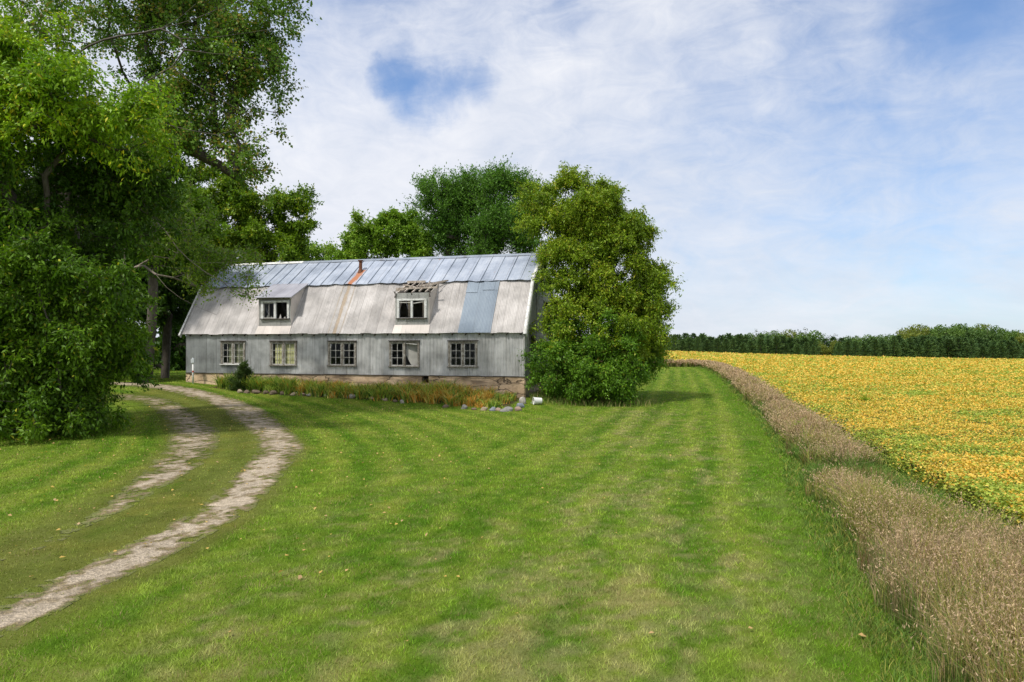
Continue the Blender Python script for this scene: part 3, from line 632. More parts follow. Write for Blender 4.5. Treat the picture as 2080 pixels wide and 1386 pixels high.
m.bar((hx[0] + .18, .08, hx[2]), (hx[0] + .25, .08, hx[3]), .03, .02); m.bar((hx[0] + .02, .08, hx[2] + .14), (hx[1] - .05, .08, hx[2] + .22), .03, .02); m.build('broken_vent_bars', M_DARKW, barn)
MB().box((-.03, -.045, ZB - .03), (L + .03, .0, ZB + .0)).build('sill_board', M_DARKW, barn)
# corner trims
m = MB(); m.box((L - .06, -.035, ZB), (L + .025, -.018, 3.1)); m.box((L + .012, -.018, ZB), (L + .028, .22, 3.1)); m.build('corner_trim', M_GABLE, barn)

# windows: (xa, xb, za, zb) outer casing; wall plane at y = yy
def window(xa, xb, za, zb, yy=0.0, parent=barn, name='window', flat=False, casing=M_CASING, grid=(2, 3), missing=(), blind=None, sillmat=None, cap=True, dead=False, seed=0, cw=.10):
    r = rng(seed + 100); mb = MB(); y0 = yy - .055; y1 = yy + .05
    j = .006
    mb.box((xa, y0, za + .05), (xa + cw, y1, zb - .07), j, r); mb.box((xb - cw, y0, za + .05), (xb, y1, zb - .07), j, r)
    mb.box((xa - .0, y0 - .004, zb - .07 - .03), (xb, y1, zb - .01), j, r)
    mx = (xa + xb) / 2; mb.box((mx - .055, y0 + .006, za + .05), (mx + .055, y1, zb - .1), j, r)
    w_ = mb.build(name, casing, parent, bevel=.004)
    if flat: w_ = parent
    if cap: MB().box((xa - .03, y0 - .05, zb - .012), (xb + .04, y1 - .02, zb + .022), .006, r).build('drip_cap', M_DARKW, w_)
    MB().box((xa - .04, y0 - .05, za - .0), (xb + .03, y1 - .02, za + .05), .006, r).build('sill', sillmat or casing, w_, bevel=.004)
    sashes = [(xa + cw, mx - .055), (mx + .055, xb - cw)]; z0, z1 = za + .05, zb - .1
    for k, (a, b) in enumerate(sashes):
        if k in missing: continue
        s = MB(); e = .045; yf, yb = yy - .02, yy + .02
        s.box((a, yf, z0), (a + e, yb, z1)); s.box((b - e, yf, z0), (b, yb, z1)); s.box((a + e, yf, z1 - e), (b - e, yb, z1)); s.box((a + e, yf, z0), (b - e, yb, z0 + e * 1.3))
        nx, nz = grid; ia, ib, ja, jb_ = a + e, b - e, z0 + e * 1.3, z1 - e; mu = .022
        for q in range(1, nx): c = ia + (ib - ia) * q / nx; s.box((c - mu / 2, yf + .004, ja), (c + mu / 2, yb - .004, jb_))
        for q in range(1, nz): c = ja + (jb_ - ja) * q / nz; s.box((ia, yf + .007, c - mu / 2), (ib, yb - .007, c + mu / 2))
        s.build('sash', M_SASH, w_, bevel=.002)
        if not dead: MB().add([(ia, yy, ja), (ib, yy, ja), (ib, yy, jb_), (ia, yy, jb_)], [(0, 1, 2, 3)]).build('glass', M_GLASS, w_)
    if blind:
        for (a, b, c, d, mt) in blind:
            n = 14; vs = []; fs = []
            for q in range(n + 1):
                u = a + (b - a) * q / n; yb = yy + .10 + .012 * math.sin(q * 1.9); vs += [(u, yb, c + .02 * math.sin(q * 1.1)), (u, yb, d)]
            for q in range(n): fs.append((2 * q, 2 * q + 2, 2 * q + 3, 2 * q + 1))
            MB().add(vs, fs).build('blind', mt, w_)
    return w_
Wd = WINS
window(*Wd[0], blind=[(2.70, 3.05, 1.5, 2.62, M_CURTAIN2), (3.12, 3.72, 1.5, 2.66, M_CURTAIN2)], sillmat=M_WHITE, seed=1)
window(*Wd[1], blind=[(5.60, 6.13, 1.48, 2.58, M_CURTAIN), (6.22, 6.86, 1.48, 2.60, M_CURTAIN)], seed=2)
window(*Wd[2], seed=3)
w4 = window(*Wd[3], missing=(1,), seed=4)
a, b, z0, z1 = 13.2, 13.87, 1.48, 2.66
s4 = MB(); s4.bar((a + .02, -.01, z1 - .03), (b - .02, -.05, z1 - .08), .04, .045); s4.build('sash_rail', M_SASH, w4); s4 = MB(); s4.bar((a + .03, -.01, z0 + .03), (b, .0, z0 + .02), .05, .04); s4.build('sash_rail', M_SASH, w4)
MB().add([(a + .28, .14, z0), (b + .25, .22, z0), (b + .25, .20, z1 + .05), (a + .0, .12, z1 + .02), (a - .02, .12, z0 + .55)], [(0, 1, 2, 3, 4)]).add([(a + .28, .17, z0), (b + .25, .25, z0), (b + .25, .23, z1 + .05), (a + .0, .15, z1 + .02), (a - .02, .15, z0 + .55)], [(4, 3, 2, 1, 0)]).build('leaning_board', M_BOARD, w4)
window(*Wd[4], seed=5)

# rafter tails under the eave
for k in range(28):
    u = .35 + k * .70
    MB().bar((u, .02, 3.22), (u, -.13, 3.06), .05, .10).build('rafter_tail', M_DARKW, barn)

# lower roof slopes
sl_len = math.hypot(1.7, 2.74); Wl = np.array([0, 1.7, 2.74]) / sl_len; Nl = np.array([0, -2.74, 1.7]) / sl_len
def s2w(s): return (s + .15) / 1.7 * sl_len
D1 = (4.57, 6.56); D2 = (12.59, 14.45); S0 = .10; BL = (16.05, 17.74); top = sl_len
wave = lambda u, w: .008 * math.sin(u * 2.1 + w) + .006 * math.sin(u * 5.3 + 2 * w)
P0r = np.array([0, -.15, 3.14])
LH = [(D1[0] + .03, D1[1] - .03, s2w(S0) + .0, top + 1), (D2[0] + .03, D2[1] - .03, s2w(S0), top + 1)]
def lowroof(name, u0, u1, mat, holes, seed, lift=0.0, w0=0, w1=top, jit=.025, amp=.010):
    return corrugated(name, mat, barn, P0r + Nl * lift, (1, 0, 0), Wl, Nl, u0, u1, w0, w1 + .0, holes, amp=amp, sheet=.61, jit=jit, seed=seed, wav=wave)
lowroof('lower_roof', -.22, L + .12, M_LOWROOF, LH + [(BL[0] + .06, BL[1] - .06, .15, top - .15)], 21)
lowroof('blue_roof_patch', BL[0], (BL[0] + BL[1]) / 2 + .03, M_BLUE, [], 22, .022, .0, top - .75, .012, .006)
lowroof('blue_roof_patch', (BL[0] + BL[1]) / 2 + .03, BL[1], M_BLUE, [], 23, .027, .0, top - .62, .012, .006)
lowroof('blue_roof_patch', BL[0], (BL[0] + BL[1]) / 2 + .03, M_BLUE, [], 24, .036, top - .78, top, .012, .005)
lowroof('blue_roof_patch', (BL[0] + BL[1]) / 2 + .04, BL[1], M_BLUE, [], 25, .039, top - .66, top, .008, .005)
corrugated('back_lower_roof', M_LOWROOF, barn, (0, WID + .15, 3.14), (1, 0, 0), Wl * [1, -1, 1], Nl * [1, -1, 1], -.22, L + .12, 0, top, [], seed=26, jit=.01)
# battens' lighter lap strip along sheet joints of the left end
# upper roof: wide panels with raised seams
ul = math.hypot(2.3, 1.54); Wu = np.array([0, 2.3, 1.54]) / ul; Nu = np.array([0, -1.54, 2.3]) / ul; P0u = np.array([0, 1.55, 5.88]) - Wu * .14 + Nu * .05
def upper(name, flip):
    f = np.array([1, -1, 1]) if flip else np.array([1, 1, 1]); base = (np.array([0, WID, 0]) if flip else 0)
    def X(u, w_, h): q = P0u + np.array([u, 0, 0]) + Wu * w_ + Nu * h; return q * f + base
    vs = []; fs = []; r = rng(41); pw = .72; n = 27; ws = np.linspace(0, ul + .14, 6)
    for k in range(n + 1):
        a = -.2 + k * (L + .35) / (n + 1); b = a + (L + .35) / (n + 1)
        for q in range(6):
            ua = a + (b - a) * q / 6; ub = a + (b - a) * (q + 1) / 6
            for w1_, w2_ in zip(ws[:-1], ws[1:]):
                pts = []
                for (uu, ww) in ((ua, w1_), (ub, w1_), (ub, w2_), (ua, w2_)):
                    h = .010 * math.sin(uu * 1.7 + ww * 2) + .008 * math.sin(uu * 4.1) + (.012 * math.sin(uu * 9 + 1.0) if ww == 0 else 0)
                    pts.append(X(uu, ww - (.03 * math.sin(uu * 2.7) + .02 * math.sin(uu * 7.3) if ww == 0 else 0), h))
                bs = len(vs); vs += pts; fs.append((bs, bs + 1, bs + 2, bs + 3))
    o = obj(name, mesh(name, np.array(vs), np.array(fs)), M_UPROOF, barn)
    if not flip:
        m = MB()
        for k in range(1, n + 1):
            a = -.2 + k * (L + .35) / (n + 1)
            m.bar(X(a, 0.0, .022), X(a, ul + .12, .022), .022, .032)
        m.build('roof_seam', M_SEAM, o)
    return o
M_SEAM = mat_metal('seam_metal', [(.17, .20, .25), (.25, .29, .35), (.30, .33, .38)], 5, dirt=.4, metallic=.2, rough=.6)
upper('upper_roof', False); upper('back_upper_roof', True)
MB().bar((-.2, 1.60, 5.83), (L + .1, 1.60, 5.83), .16, .10).build('break_fascia', M_DARKW, barn)
rg = MB(); rz = 7.42 + .07
rg.add([(-.22, 3.85 - .2, rz - .115), (L + .16, 3.85 - .2, rz - .115), (L + .16, 3.85, rz + .025), (-.22, 3.85, rz + .025), (-.22, 4.05, rz - .115), (L + .16, 4.05, rz - .115)], [(0, 1, 2, 3), (3, 2, 5, 4)]); rg.build('ridge_cap', M_SEAM, barn)
m = MB(); m.add([(0.1, 3.85 - .21, rz - .105), (5.0, 3.85 - .21, rz - .105), (5.0, 3.85, rz + .032), (.1, 3.85, rz + .032)], [(0, 1, 2, 3)]); m.build('ridge_cap', M_WHITE, barn)
# white rake boards
def rake(x, nm, mt, wdt=.26):
    m = MB(); pr = [(-.22, 3.03)] + PROF[1:4] + [(7.92, 3.03)]
    for (a, b) in zip(pr[:-1], pr[1:]):
        d = np.array([b[0] - a[0], b[1] - a[1]]); d /= np.linalg.norm(d); nrm = np.array([d[1], -d[0]]) * (1 if a[0] < 3.8 else 1)
        inn = nrm * wdt; up = -nrm * .07
        q = [(x, a[0] + up[0], a[1] + up[1]), (x, b[0] + up[0], b[1] + up[1]), (x, b[0] + inn[0], b[1] + inn[1]), (x, a[0] + inn[0], a[1] + inn[1])]
        q2 = [(x + .03, p[1], p[2]) for p in q]
        m.add(q + q2, [(0, 1, 2, 3), (7, 6, 5, 4), (0, 4, 5, 1), (1, 5, 6, 2), (2, 6, 7, 3), (3, 7, 4, 0)])
        # flashing folded onto the roof
        t = .12 if x > 1 else .10; sgn = -1 if x > 1 else 1; l0 = up * 1.6
        m.add([(x, a[0] + l0[0], a[1] + l0[1]), (x, b[0] + l0[0], b[1] + l0[1]), (x + sgn * t, b[0] + l0[0], b[1] + l0[1]), (x + sgn * t, a[0] + l0[0], a[1] + l0[1])], [(0, 1, 2, 3)])
    m.build(nm, mt, barn)
rake(L + .13, 'rake_board', M_WHITE, .2); rake(-.26, 'rake_board', M_WHITE, .12)

# dormers
def dormer(D, zt, nm, label, ruined):
    e = empty(nm, (0, 0, 0), None, None); e.parent = barn
    if label: e['label'] = label
    xa, xb = D; zb = float(roofz(S0)); y = S0
    return e, xa, xb, zb, y
def solid(name, vs, n, th, mat, parent):
    vs = [np.array(v, float) for v in vs]; n = np.array(n, float); k = len(vs)
    m = MB(); m.add(vs + [v - n * th for v in vs], [tuple(range(k)), tuple(range(2 * k - 1, k - 1, -1))] + [(i, k + i, k + (i + 1) % k, (i + 1) % k) for i in range(k)])
    return m.build(name, mat, parent)

e, xa, xb, zb, y = dormer(D1, 5.12, 'dormer', 'intact dormer with grey shed roof', False)
corrugated('dormer_wall', M_WALL2 if 'M_WALL2' in globals() else M_GABLE, e, (0, y, 0), (1, 0, 0), (0, 0, 1), (0, -1, 0), xa, xb, zb - .02, 5.12, [(4.82, 6.40, 3.98, 4.86)], amp=.010, sheet=.66, jit=.004, seed=31)
for x, nx in ((xa, -1), (xb, 1)):
    solid('dormer_cheek', [(x, y, zb), (x, y, 5.14), (x, 1.55, 5.86)], (nx, 0, 0), .03, M_PALE_METAL, e)
solid('dormer_roof', [(xa - .10, -.16, 5.10), (xb + .14, -.16, 5.08), (xb + .16, 1.58, 5.97), (xa - .08, 1.58, 5.98)], (0, -.45, .89), .035, M_DORMROOF, e)
MB().box((xa - .05, y - .10, 5.0), (xb + .05, y - .02, 5.10)).build('dormer_fascia', M_CASING, e)
MB().bar((xb + .10, -.14, 5.02), (xb + .12, 1.50, 5.88), .03, .08).build('dormer_barge_board', M_SASH, e)
window(4.75, 6.47, 3.92, 4.93, y, e, 'window_frame', True, M_WHITE, (2, 1), (1,), None, M_DARKW, False, False, 11, .13)
yy = y + .06
for a, h in ((4.98, .22), (5.22, .16), (5.78, .26), (6.05, .12)):
    m = MB(); m.add([(a, yy, 3.97), (a + .16, yy, 3.97), (a + .09, yy + .02, 3.97 + h)], [(0, 1, 2)]); m.build('torn_curtain', M_BOARD, e)
solid('dormer_apron', [(xa - .05, -.17 + .0, 3.14), (xb + .05, -.17, 3.14), (xb + .03, S0 - .015, zb + .03), (xa - .03, S0 - .015, zb + .03)], Nl, .012, M_PALE_METAL, e)

e, xa, xb, zb, y = dormer(D2, 5.19, 'dormer', 'ruined dormer with bare broken rafters', True)
corrugated('dormer_wall', M_GABLE, e, (0, y, 0), (1, 0, 0), (0, 0, 1), (0, -1, 0), xa, xb, zb - .02, 5.19, [(12.80, 14.22, 3.94, 4.84), (13.47, 13.53, 5.07, 5.3)], amp=.010, jit=.006, seed=32)
for x, nx, t1 in ((xa, -1, 5.12), (xb, 1, 5.17)):
    solid('dormer_cheek', [(x, y, zb), (x, y, t1), (x, y + .28, t1 + .10), (x, 1.50, 5.80)], (nx, 0, 0), .03, M_PALE_METAL, e)
solid('dormer_apron', [(xa - .07, -.17 + .0, 3.14), (xb + .07, -.17, 3.14), (xb + .03, S0 - .015, zb + .03), (xa - .03, S0 - .015, zb + .03)], Nl, .012, M_PALE_METAL, e)
window(12.70, 14.31, 3.87, 4.90, y, e, 'window_frame', True, M_WHITE, (1, 1), (0, 1), None, M_DARKW, False, True, 12, .12)
MB().bar((12.83, y, 4.72), (13.43, y, 4.70), .04, .05).build('sash_rail', M_SASH, e); m = MB(); m.bar((13.58, y, 4.66), (14.18, y, 4.74), .04, .05); m.build('sash_rail', M_SASH, e)
for a in (12.95, 13.75):
    MB().bar((a + .06, .9, 3.4), (a + .22, .5, 5.0), .10, .10).build('stud', M_RAFTER, e)
for x, dz in ((12.72, 0), (13.08, .02), (13.48, -.02), (13.88, .03), (14.22, 0)):
    MB().bar((x, .14, 5.22 + dz), (x + .08, 1.55, 5.86 + dz), .05, .07).build('dormer_rafter', M_RAFTER, e)
ry = lambda s: 5.24 + (s - .14) * .46
for (x1, s1, h1, x2, s2, h2, w_) in [(12.45, .50, .05, 14.72, .52, .07, .09), (12.66, 1.42, .05, 13.7, 1.42, .05, .12), (12.62, 1.0, .06, 13.5, .62, .07, .06), (13.45, .75, .07, 14.9, 1.42, .08, .07), (13.5, 1.30, .06, 13.62, .55, .09, .09), (13.7, .62, .12, 14.6, 1.0, .10, .09), (12.55, .28, .04, 13.0, .40, .06, .10), (14.1, .50, .10, 14.95, 1.5, .06, .05)]:
    MB().bar((x1, s1, ry(s1) + h1), (x2, s2, ry(s2) + h2), .025, w_).build('broken_batten', M_RAFTER, e)
r = rng(9)
for x in (xa, xb):
    m = MB()
    for q in range(7):
        z = 4.95 + q * .05; m.add([(x - .05, y - .03, z), (x + .05 + r.random() * .06, y - .05, z + .03), (x + r.uniform(-.1, .1), y - .03, z + .09)], [(0, 1, 2)])
    m.build('torn_flashing', M_DARKW, e)

# flue pipe
px_, py_ = 9.33, 2.62; pz = 5.88 + (py_ - 1.55) * 1.54 / 2.3 + .03
fl = MB().tube([(px_, py_, pz - .1), (px_, py_, pz + .62)], .09, 12).build('flue_pipe', M_RUST, barn, smooth=False)
m = MB(); m.tube([(px_, py_, pz + .60), (px_, py_, pz + .66)], [.14, .15], 12); m.build('flue_cap', M_RUST, fl)
m = MB(); m.tube([(px_, py_, pz - .12), (px_, py_, pz + .14)], [.2, .11], 12); m.build('flue_flashing', M_RUST, fl)

# ------------------------------------------------------------ utility post, bucket
pp = loc2w(.92, -.55); pp = np.array([pp[0], pp[1], float(G(pp[0], pp[1]))]); hgt = 50 * pp[1] / F
t = empty('utility_post', pp, 'slim white post with a small grey box beside the left end of the barn', 'utility post')
MB().tube([(0, 0, -.05), (0, 0, hgt - .18)], .045, 10).build('pole', M_PLASTIC, t, smooth=True)
MB().box((-.09, -.08, hgt - .20), (.09, .06, hgt + .02)).build('meter_box', M_BOX, t, bevel=.01)
MB().tube([(0, 0, .62), (0, 0, .72)], .048, 10).build('red_band', M_REDTAPE, t)
MB().tube([(0, -.02, hgt + .02), (0, -.02, hgt + .09)], [.05, .02], 8).build('cap', M_BOX, t)

bp = at(1092, 822); t = empty('bucket', bp, 'white plastic bucket lying on its side in the grass by the barn corner', 'bucket', rz=.25)
m = MB(); n = 20; prof = [(0, .135), (.05, .138), (.34, .165), (.345, .178), (.375, .178), (.378, .160), (.34, .155), (.02, .125)]; vs = []; fs = []
for (x, rr) in prof:
    for k in range(n): a = 2 * math.pi * k / n; vs.append((-x + .18, rr * math.cos(a), rr * math.sin(a) + .16))
for i in range(len(prof) - 1):
    for k in range(n): fs.append((i * n + k, i * n + (k + 1) % n, (i + 1) * n + (k + 1) % n, (i + 1) * n + k))
fs.append(tuple(range(n))); fs.append(tuple((len(prof) - 1) * n + k for k in range(n))); m.add(vs, fs); m.build('bucket_body', M_PLASTIC, t, smooth=False)
MB().tube([(-.17, .18 * math.cos(a), .16 + .18 * math.sin(a)) if 0 else (-.17 - .14 * math.sin(a), .178 * math.cos(a), .12 - .06 * math.sin(a)) for a in np.linspace(0, math.pi, 12)], .006, 6).build('handle', M_BOX, t)

# ------------------------------------------------------------ stones
def mat_stone(name, c): return mat_simple(name, c, .85, .35, 7, 0, .6)
STM = {'grey': mat_stone('grey_stone', (.22, .215, .20)), 'pinkish': mat_stone('pink_stone', (.30, .215, .165)), 'tan': mat_stone('tan_stone', (.29, .235, .16)), 'brown': mat_stone('brown_stone', (.15, .11, .075)), 'pale': mat_stone('pale_stone', (.36, .33, .29)), 'blue-grey': mat_stone('blue_stone', (.20, .22, .25))}
import bmesh
def stone(px, py, wpx, hpx, colr, seed, label):
    p = at(px, py); sc = p[1] / F; r = rng(seed + 500); bm = bmesh.new(); bmesh.ops.create_icosphere(bm, subdivisions=3, radius=1)
    k = r.uniform(0, 9, 3)
    for v in bm.verts:
        c = np.array(v.co); f_ = 1 + .22 * math.sin(c[0] * 2.3 + k[0]) * math.cos(c[1] * 2.1 + k[1]) + .12 * math.sin(c[2] * 3.7 + k[2] + c[0] * 2) + .05 * math.sin(c[1] * 8 + k[0]) * math.sin(c[2] * 7 + k[1])
        v.co = (c[0] * f_ * wpx * sc / 2, c[1] * f_ * wpx * sc / 2 * .8, max(c[2], -.6) * f_ * hpx * sc / 2 * 1.1)
    me = bpy.data.meshes.new('stone'); bm.to_mesh(me); bm.free(); o = obj('stone', me, STM[colr], smooth=True); o.location = (p[0], p[1], p[2] + hpx * sc * .18); o.rotation_euler = (0, r.uniform(-.15, .15), r.uniform(-.4, .4))
    tag(o, label, 'stone', 'stones edging the flower bed along the barn')
ORD = ['first', 'second', 'third', 'fourth', 'fifth', 'sixth', 'seventh', 'eighth', 'ninth', 'tenth', 'eleventh', 'twelfth', 'thirteenth', 'fourteenth', 'fifteenth', 'sixteenth', 'seventeenth', 'eighteenth', 'nineteenth', 'twentieth', 'twenty first', 'twenty second', 'twenty third', 'twenty fourth', 'twenty fifth', 'twenty sixth', 'twenty seventh', 'twenty eighth', 'twenty ninth', 'thirtieth']
ST = [(487, 798, 11, 9, 'tan'), (502, 799, 12, 8, 'brown'), (521, 799, 16, 11, 'brown'), (540, 800, 12, 9, 'brown'), (554, 801, 16, 10, 'brown'), (573, 802, 11, 8, 'brown'), (596, 803, 14, 7, 'tan'), (615, 803, 12, 7, 'pinkish'), (629, 804, 14, 8, 'grey'), (649, 804, 13, 8, 'pale'), (664, 805, 10, 7, 'blue-grey'), (679, 806, 14, 8, 'pale'), (697, 806, 10, 7, 'tan'), (714, 808, 18, 9, 'pale'), (757, 812, 15, 9, 'pinkish'), (781, 814, 12, 8, 'tan'), (802, 817, 10, 7, 'brown'), (818, 819, 9, 11, 'pale'), (905, 828, 12, 8, 'brown'), (943, 831, 14, 10, 'grey'), (962, 833, 11, 7, 'brown'), (984, 834, 14, 10, 'tan'), (1000, 835, 15, 10, 'blue-grey'), (1013, 835, 12, 9, 'pinkish'), (1030, 836, 26, 12, 'grey'), (1051, 835, 15, 12, 'pinkish')]
for i, q in enumerate(ST):
    stone(*q, i, f'{q[4]} field stone, {ORD[i]} from the left in the row edging the flower bed')
stone(1056, 828, 16, 14, 'blue-grey', 40, 'grey field stone leaning below the pale pointed stone at the right end of the bed')
stone(1063, 820, 15, 20, 'pale', 41, 'tall pale pointed stone at the right end of the flower bed near the barn corner')

# ------------------------------------------------------------ flower bed plants
def build_bed():
    r = rng(6); nc = 620; u = r.uniform(2.9, 19.2, nc); wd = np.interp(u, [2.6, 7, 12, 19.4], [.95, 1.35, 2.1, 3.5]); s = -r.uniform(.12, 1, nc) * wd * 1.04
    per = 44; U_ = np.repeat(u, per) + r.normal(0, .09, nc * per); S_ = np.repeat(s, per) + r.normal(0, .09, nc * per); n = len(U_)
    x = O[0] + U_ * U[0] + S_ * V[0]; y = O[1] + U_ * U[1] + S_ * V[1]
    rust = np.clip(.1 + sm(6, 9, u) * .25 + .6 * sm(13, 15, u) * sm(19.5, 17.5, u) + .55 * np.exp(-((u - 9) / 1.6) ** 2), 0, .9) * (1.5 * r.random(nc) ** 1.5)
    rr = np.repeat(rust, per); hs = np.repeat(np.interp(u, [3, 6, 8, 11, 12.5, 16, 19], [.62, .58, .58, .42, .5, .66, .3]) * r.uniform(.35, 1.35, nc), per) * r.uniform(.6, 1.15, n)
    g = np.array([.16, .31, .05]); yg = np.array([.42, .50, .08]); ru = np.array([.62, .33, .06]); sr = np.array([.62, .54, .16]); dk = np.array([.06, .12, .03])
    t = r.random((n, 1)); c = g * t + yg * (1 - t); c = np.where((r.random(n) < .2)[:, None], dk, c); k = r.random(n) < rr; c = np.where(k[:, None], np.where((r.random(n) < .6)[:, None], ru, sr), c)
    c = c * r.uniform(.7, 1.2, (n, 1)); v, f, cc = blades(x, y, G(x, y), hs, r.uniform(.02, .07, n), r.uniform(.15, 1.1, n), r, c, seg=2)
    o = obj('flower_bed_plants', mesh('flower_bed_plants', v, f, cc), M_GRASS); tag(o, 'strap leaved green and rusty orange plants filling the bed along the barn', 'plants', kind='stuff')
build_bed()

def build_weeds():
    """rough unmown grass at the foot of the box elder and the barn corner"""
    r = rng(16); n = 9000; px = r.uniform(1075, 1330, n); x = []; 
    X = r.uniform(.9, 9.5, n); Y = r.uniform(29.8, 36, n); ok = ~in_barn(X, Y, .05) & (Y > 30.2 + .06 * X + r.random(n) * .8) & (r.random(n) < sm(7.6, 4.5, X + .8 * (vn(X, Y, .6, 5) - .5)))
    X = X[ok]; Y = Y[ok]; n = len(X); c = np.array([.14, .22, .04]) * r.uniform(.6, 1.4, (n, 1)); c = np.where((r.random(n) < .3)[:, None], np.array([.36, .31, .13]) * r.uniform(.7, 1.1, (n, 1)), c)
    v, f, cc = blades(X, Y, G(X, Y), r.uniform(.1, .38, n), r.uniform(.012, .03, n), r.uniform(.2, .9, n), r, c, seg=2)
    o = obj('rough_grass', mesh('rough_grass', v, f, cc), M_GRASS); tag(o, 'uncut rough grass around the foot of the box elder beside the barn', 'grass', kind='stuff')
build_weeds()

def build_fallen():
    r = rng(17); n = 900; px = np.concatenate([r.uniform(0, 640, 700), r.uniform(500, 1900, 200)]); py = np.concatenate([r.uniform(790, 1180, 700), r.uniform(810, 1380, 200)])
    x = r.uniform(-16, -1, 800); y = r.uniform(8, 34, 800); x = np.append(x, r.uniform(-4, 5, 70)); y = np.append(y, r.uniform(5.2, 26, 70)); n = len(x)
    ok = ~in_barn(x, y, .5) & (x < edge(y)); x = x[ok]; y = y[ok]; n = len(x)
    ax = r.normal(0, 1, (n, 3)); ax[:, 2] *= .25; nr = r.normal(0, .3, (n, 3)); nr[:, 2] += 1; Ls = r.uniform(.035, .08, n)
    v, f = leaf_quads(np.stack([x, y, G(x, y) + .045], -1), ax, Ls, Ls * .75, r, nr); t = r.random((n, 1)); c = np.array([.62, .42, .10]) * t + np.array([.50, .33, .18]) * (1 - t)
    o = obj('fallen_leaves', mesh('fallen_leaves', v, f, np.repeat(c, 4, 0)), M_LEAF); tag(o, 'scattered yellow and tan fallen leaves on the lawn and drive', 'leaves', kind='stuff')
build_fallen()

# ------------------------------------------------------------ trees
def branches(base, targets, limbs, r, trunk_top=None, step=.7, wob=.08, stems=1):
    nodes = [np.array(base, float)]; par = [-1]
    def path(i, q, k=None, sag=0):
        a = nodes[i]; L_ = np.linalg.norm(q - a); k = k or max(1, int(L_ / step)); last = i
        for j in range(1, k + 1):
            t = j / k; p = a + (q - a) * t + r.normal(0, wob * min(1, L_ / 2), 3) * (t < 1) + np.array([0, 0, sag * math.sin(math.pi * t) * L_])
            nodes.append(p); par.append(last); last = len(nodes) - 1
        return last
    if trunk_top is not None:
        for tt in (trunk_top if isinstance(trunk_top, list) else [trunk_top]): path(0, np.array(tt, float))
    for lb in limbs:
        pts = [np.array(p, float) for p in lb]; A = np.array(nodes); i = int(np.argmin(np.linalg.norm(A - pts[0], axis=1) + .5 * np.maximum(0, A[:, 2] - pts[0][2])))
        for p in pts: i = path(i, p)
    T = sorted(targets, key=lambda p: np.linalg.norm(p - nodes[0])); ends = []
    for p in T:
        A = np.array(nodes); dv = p - A; d = np.linalg.norm(dv, axis=1); cost = d + .9 * np.maximum(0, -dv[:, 2] - .1 * d); cost[0] += 1.5
        i = int(np.argmin(cost)); ends.append(path(i, p, sag=.05))
    A = np.array(nodes); pr = np.array(par); endset = np.zeros(len(A), bool); endset[[e for e in ends]] = True; endset[0] = True
    for _ in range(4):
        sm_ = np.zeros_like(A); ct = np.zeros(len(A)); np.add.at(sm_, pr[1:], A[1:]); np.add.at(ct, pr[1:], 1)
        k = (ct > 0) & ~endset; B = A.copy(); B[k] = .5 * A[k] + .25 * A[pr[k]] + .25 * sm_[k] / ct[k][:, None]; A = B
    return A, pr, ends

def branch_mesh(nodes, par, r0, expo=2.3, tip=.007, n=6):
    N = len(nodes); acc = np.zeros(N); ch = np.zeros(N, int)
    for i in range(N - 1, 0, -1):
        if acc[i] == 0: acc[i] = tip ** expo
        acc[par[i]] += acc[i]
    acc[0] = max(acc[0], 1e-9); rad = acc ** (1 / expo); q = rad / rad[0]; rad = rad * (1 + (r0 / rad[0] - 1) * q ** 1.4); rad = np.maximum(rad, tip * .8)
    a = nodes[par[1:]]; b = nodes[1:]; d = b - a; ln = np.linalg.norm(d, axis=1)[:, None] + 1e-6; d = d / ln
    ref = np.where(np.abs(d[:, 2:3]) < .9, np.array([0, 0, 1.]), np.array([1., 0, 0])); s = np.cross(d, ref); s /= np.linalg.norm(s, axis=1)[:, None]; t = np.cross(d, s)
    ra = np.minimum(rad[par[1:]], rad[1:] * 1.7)[:, None]; rb = rad[1:][:, None]; rings = []
    for k in range(n):
        an = 2 * math.pi * k / n; rings.append((a - d * ra * .3) + ra * (s * math.cos(an) + t * math.sin(an)))
    for k in range(n):
        an = 2 * math.pi * k / n; rings.append((b + d * rb * .3) + rb * (s * math.cos(an) + t * math.sin(an)))
    v = np.stack(rings, 1); M = len(a); base = (2 * n * np.arange(M))[:, None]; f = np.concatenate([base + np.array([k, (k + 1) % n, n + (k + 1) % n, n + k]) for k in range(n)], 0)
    return v.reshape(-1, 3), f

def twig_mesh(a, b, w_):
    n = len(a); d = b - a; s = np.cross(d, np.array([.3, .2, 1.])); s /= np.linalg.norm(s, axis=1)[:, None] + 1e-9; t = np.cross(d, s); t /= np.linalg.norm(t, axis=1)[:, None] + 1e-9
    w_ = w_ if np.ndim(w_) else np.full(n, w_); w_ = w_[:, None]
    v = np.stack([a + s * w_, a - s * w_ * .5 + t * w_ * .8, a - s * w_ * .5 - t * w_ * .8, b], 1).reshape(-1, 3); k = (4 * np.arange(n))[:, None]
    f = np.concatenate([k + np.array([0, 1, 3, 3]), k + np.array([1, 2, 3, 3]), k + np.array([2, 0, 3, 3])], 0)
    return v, f

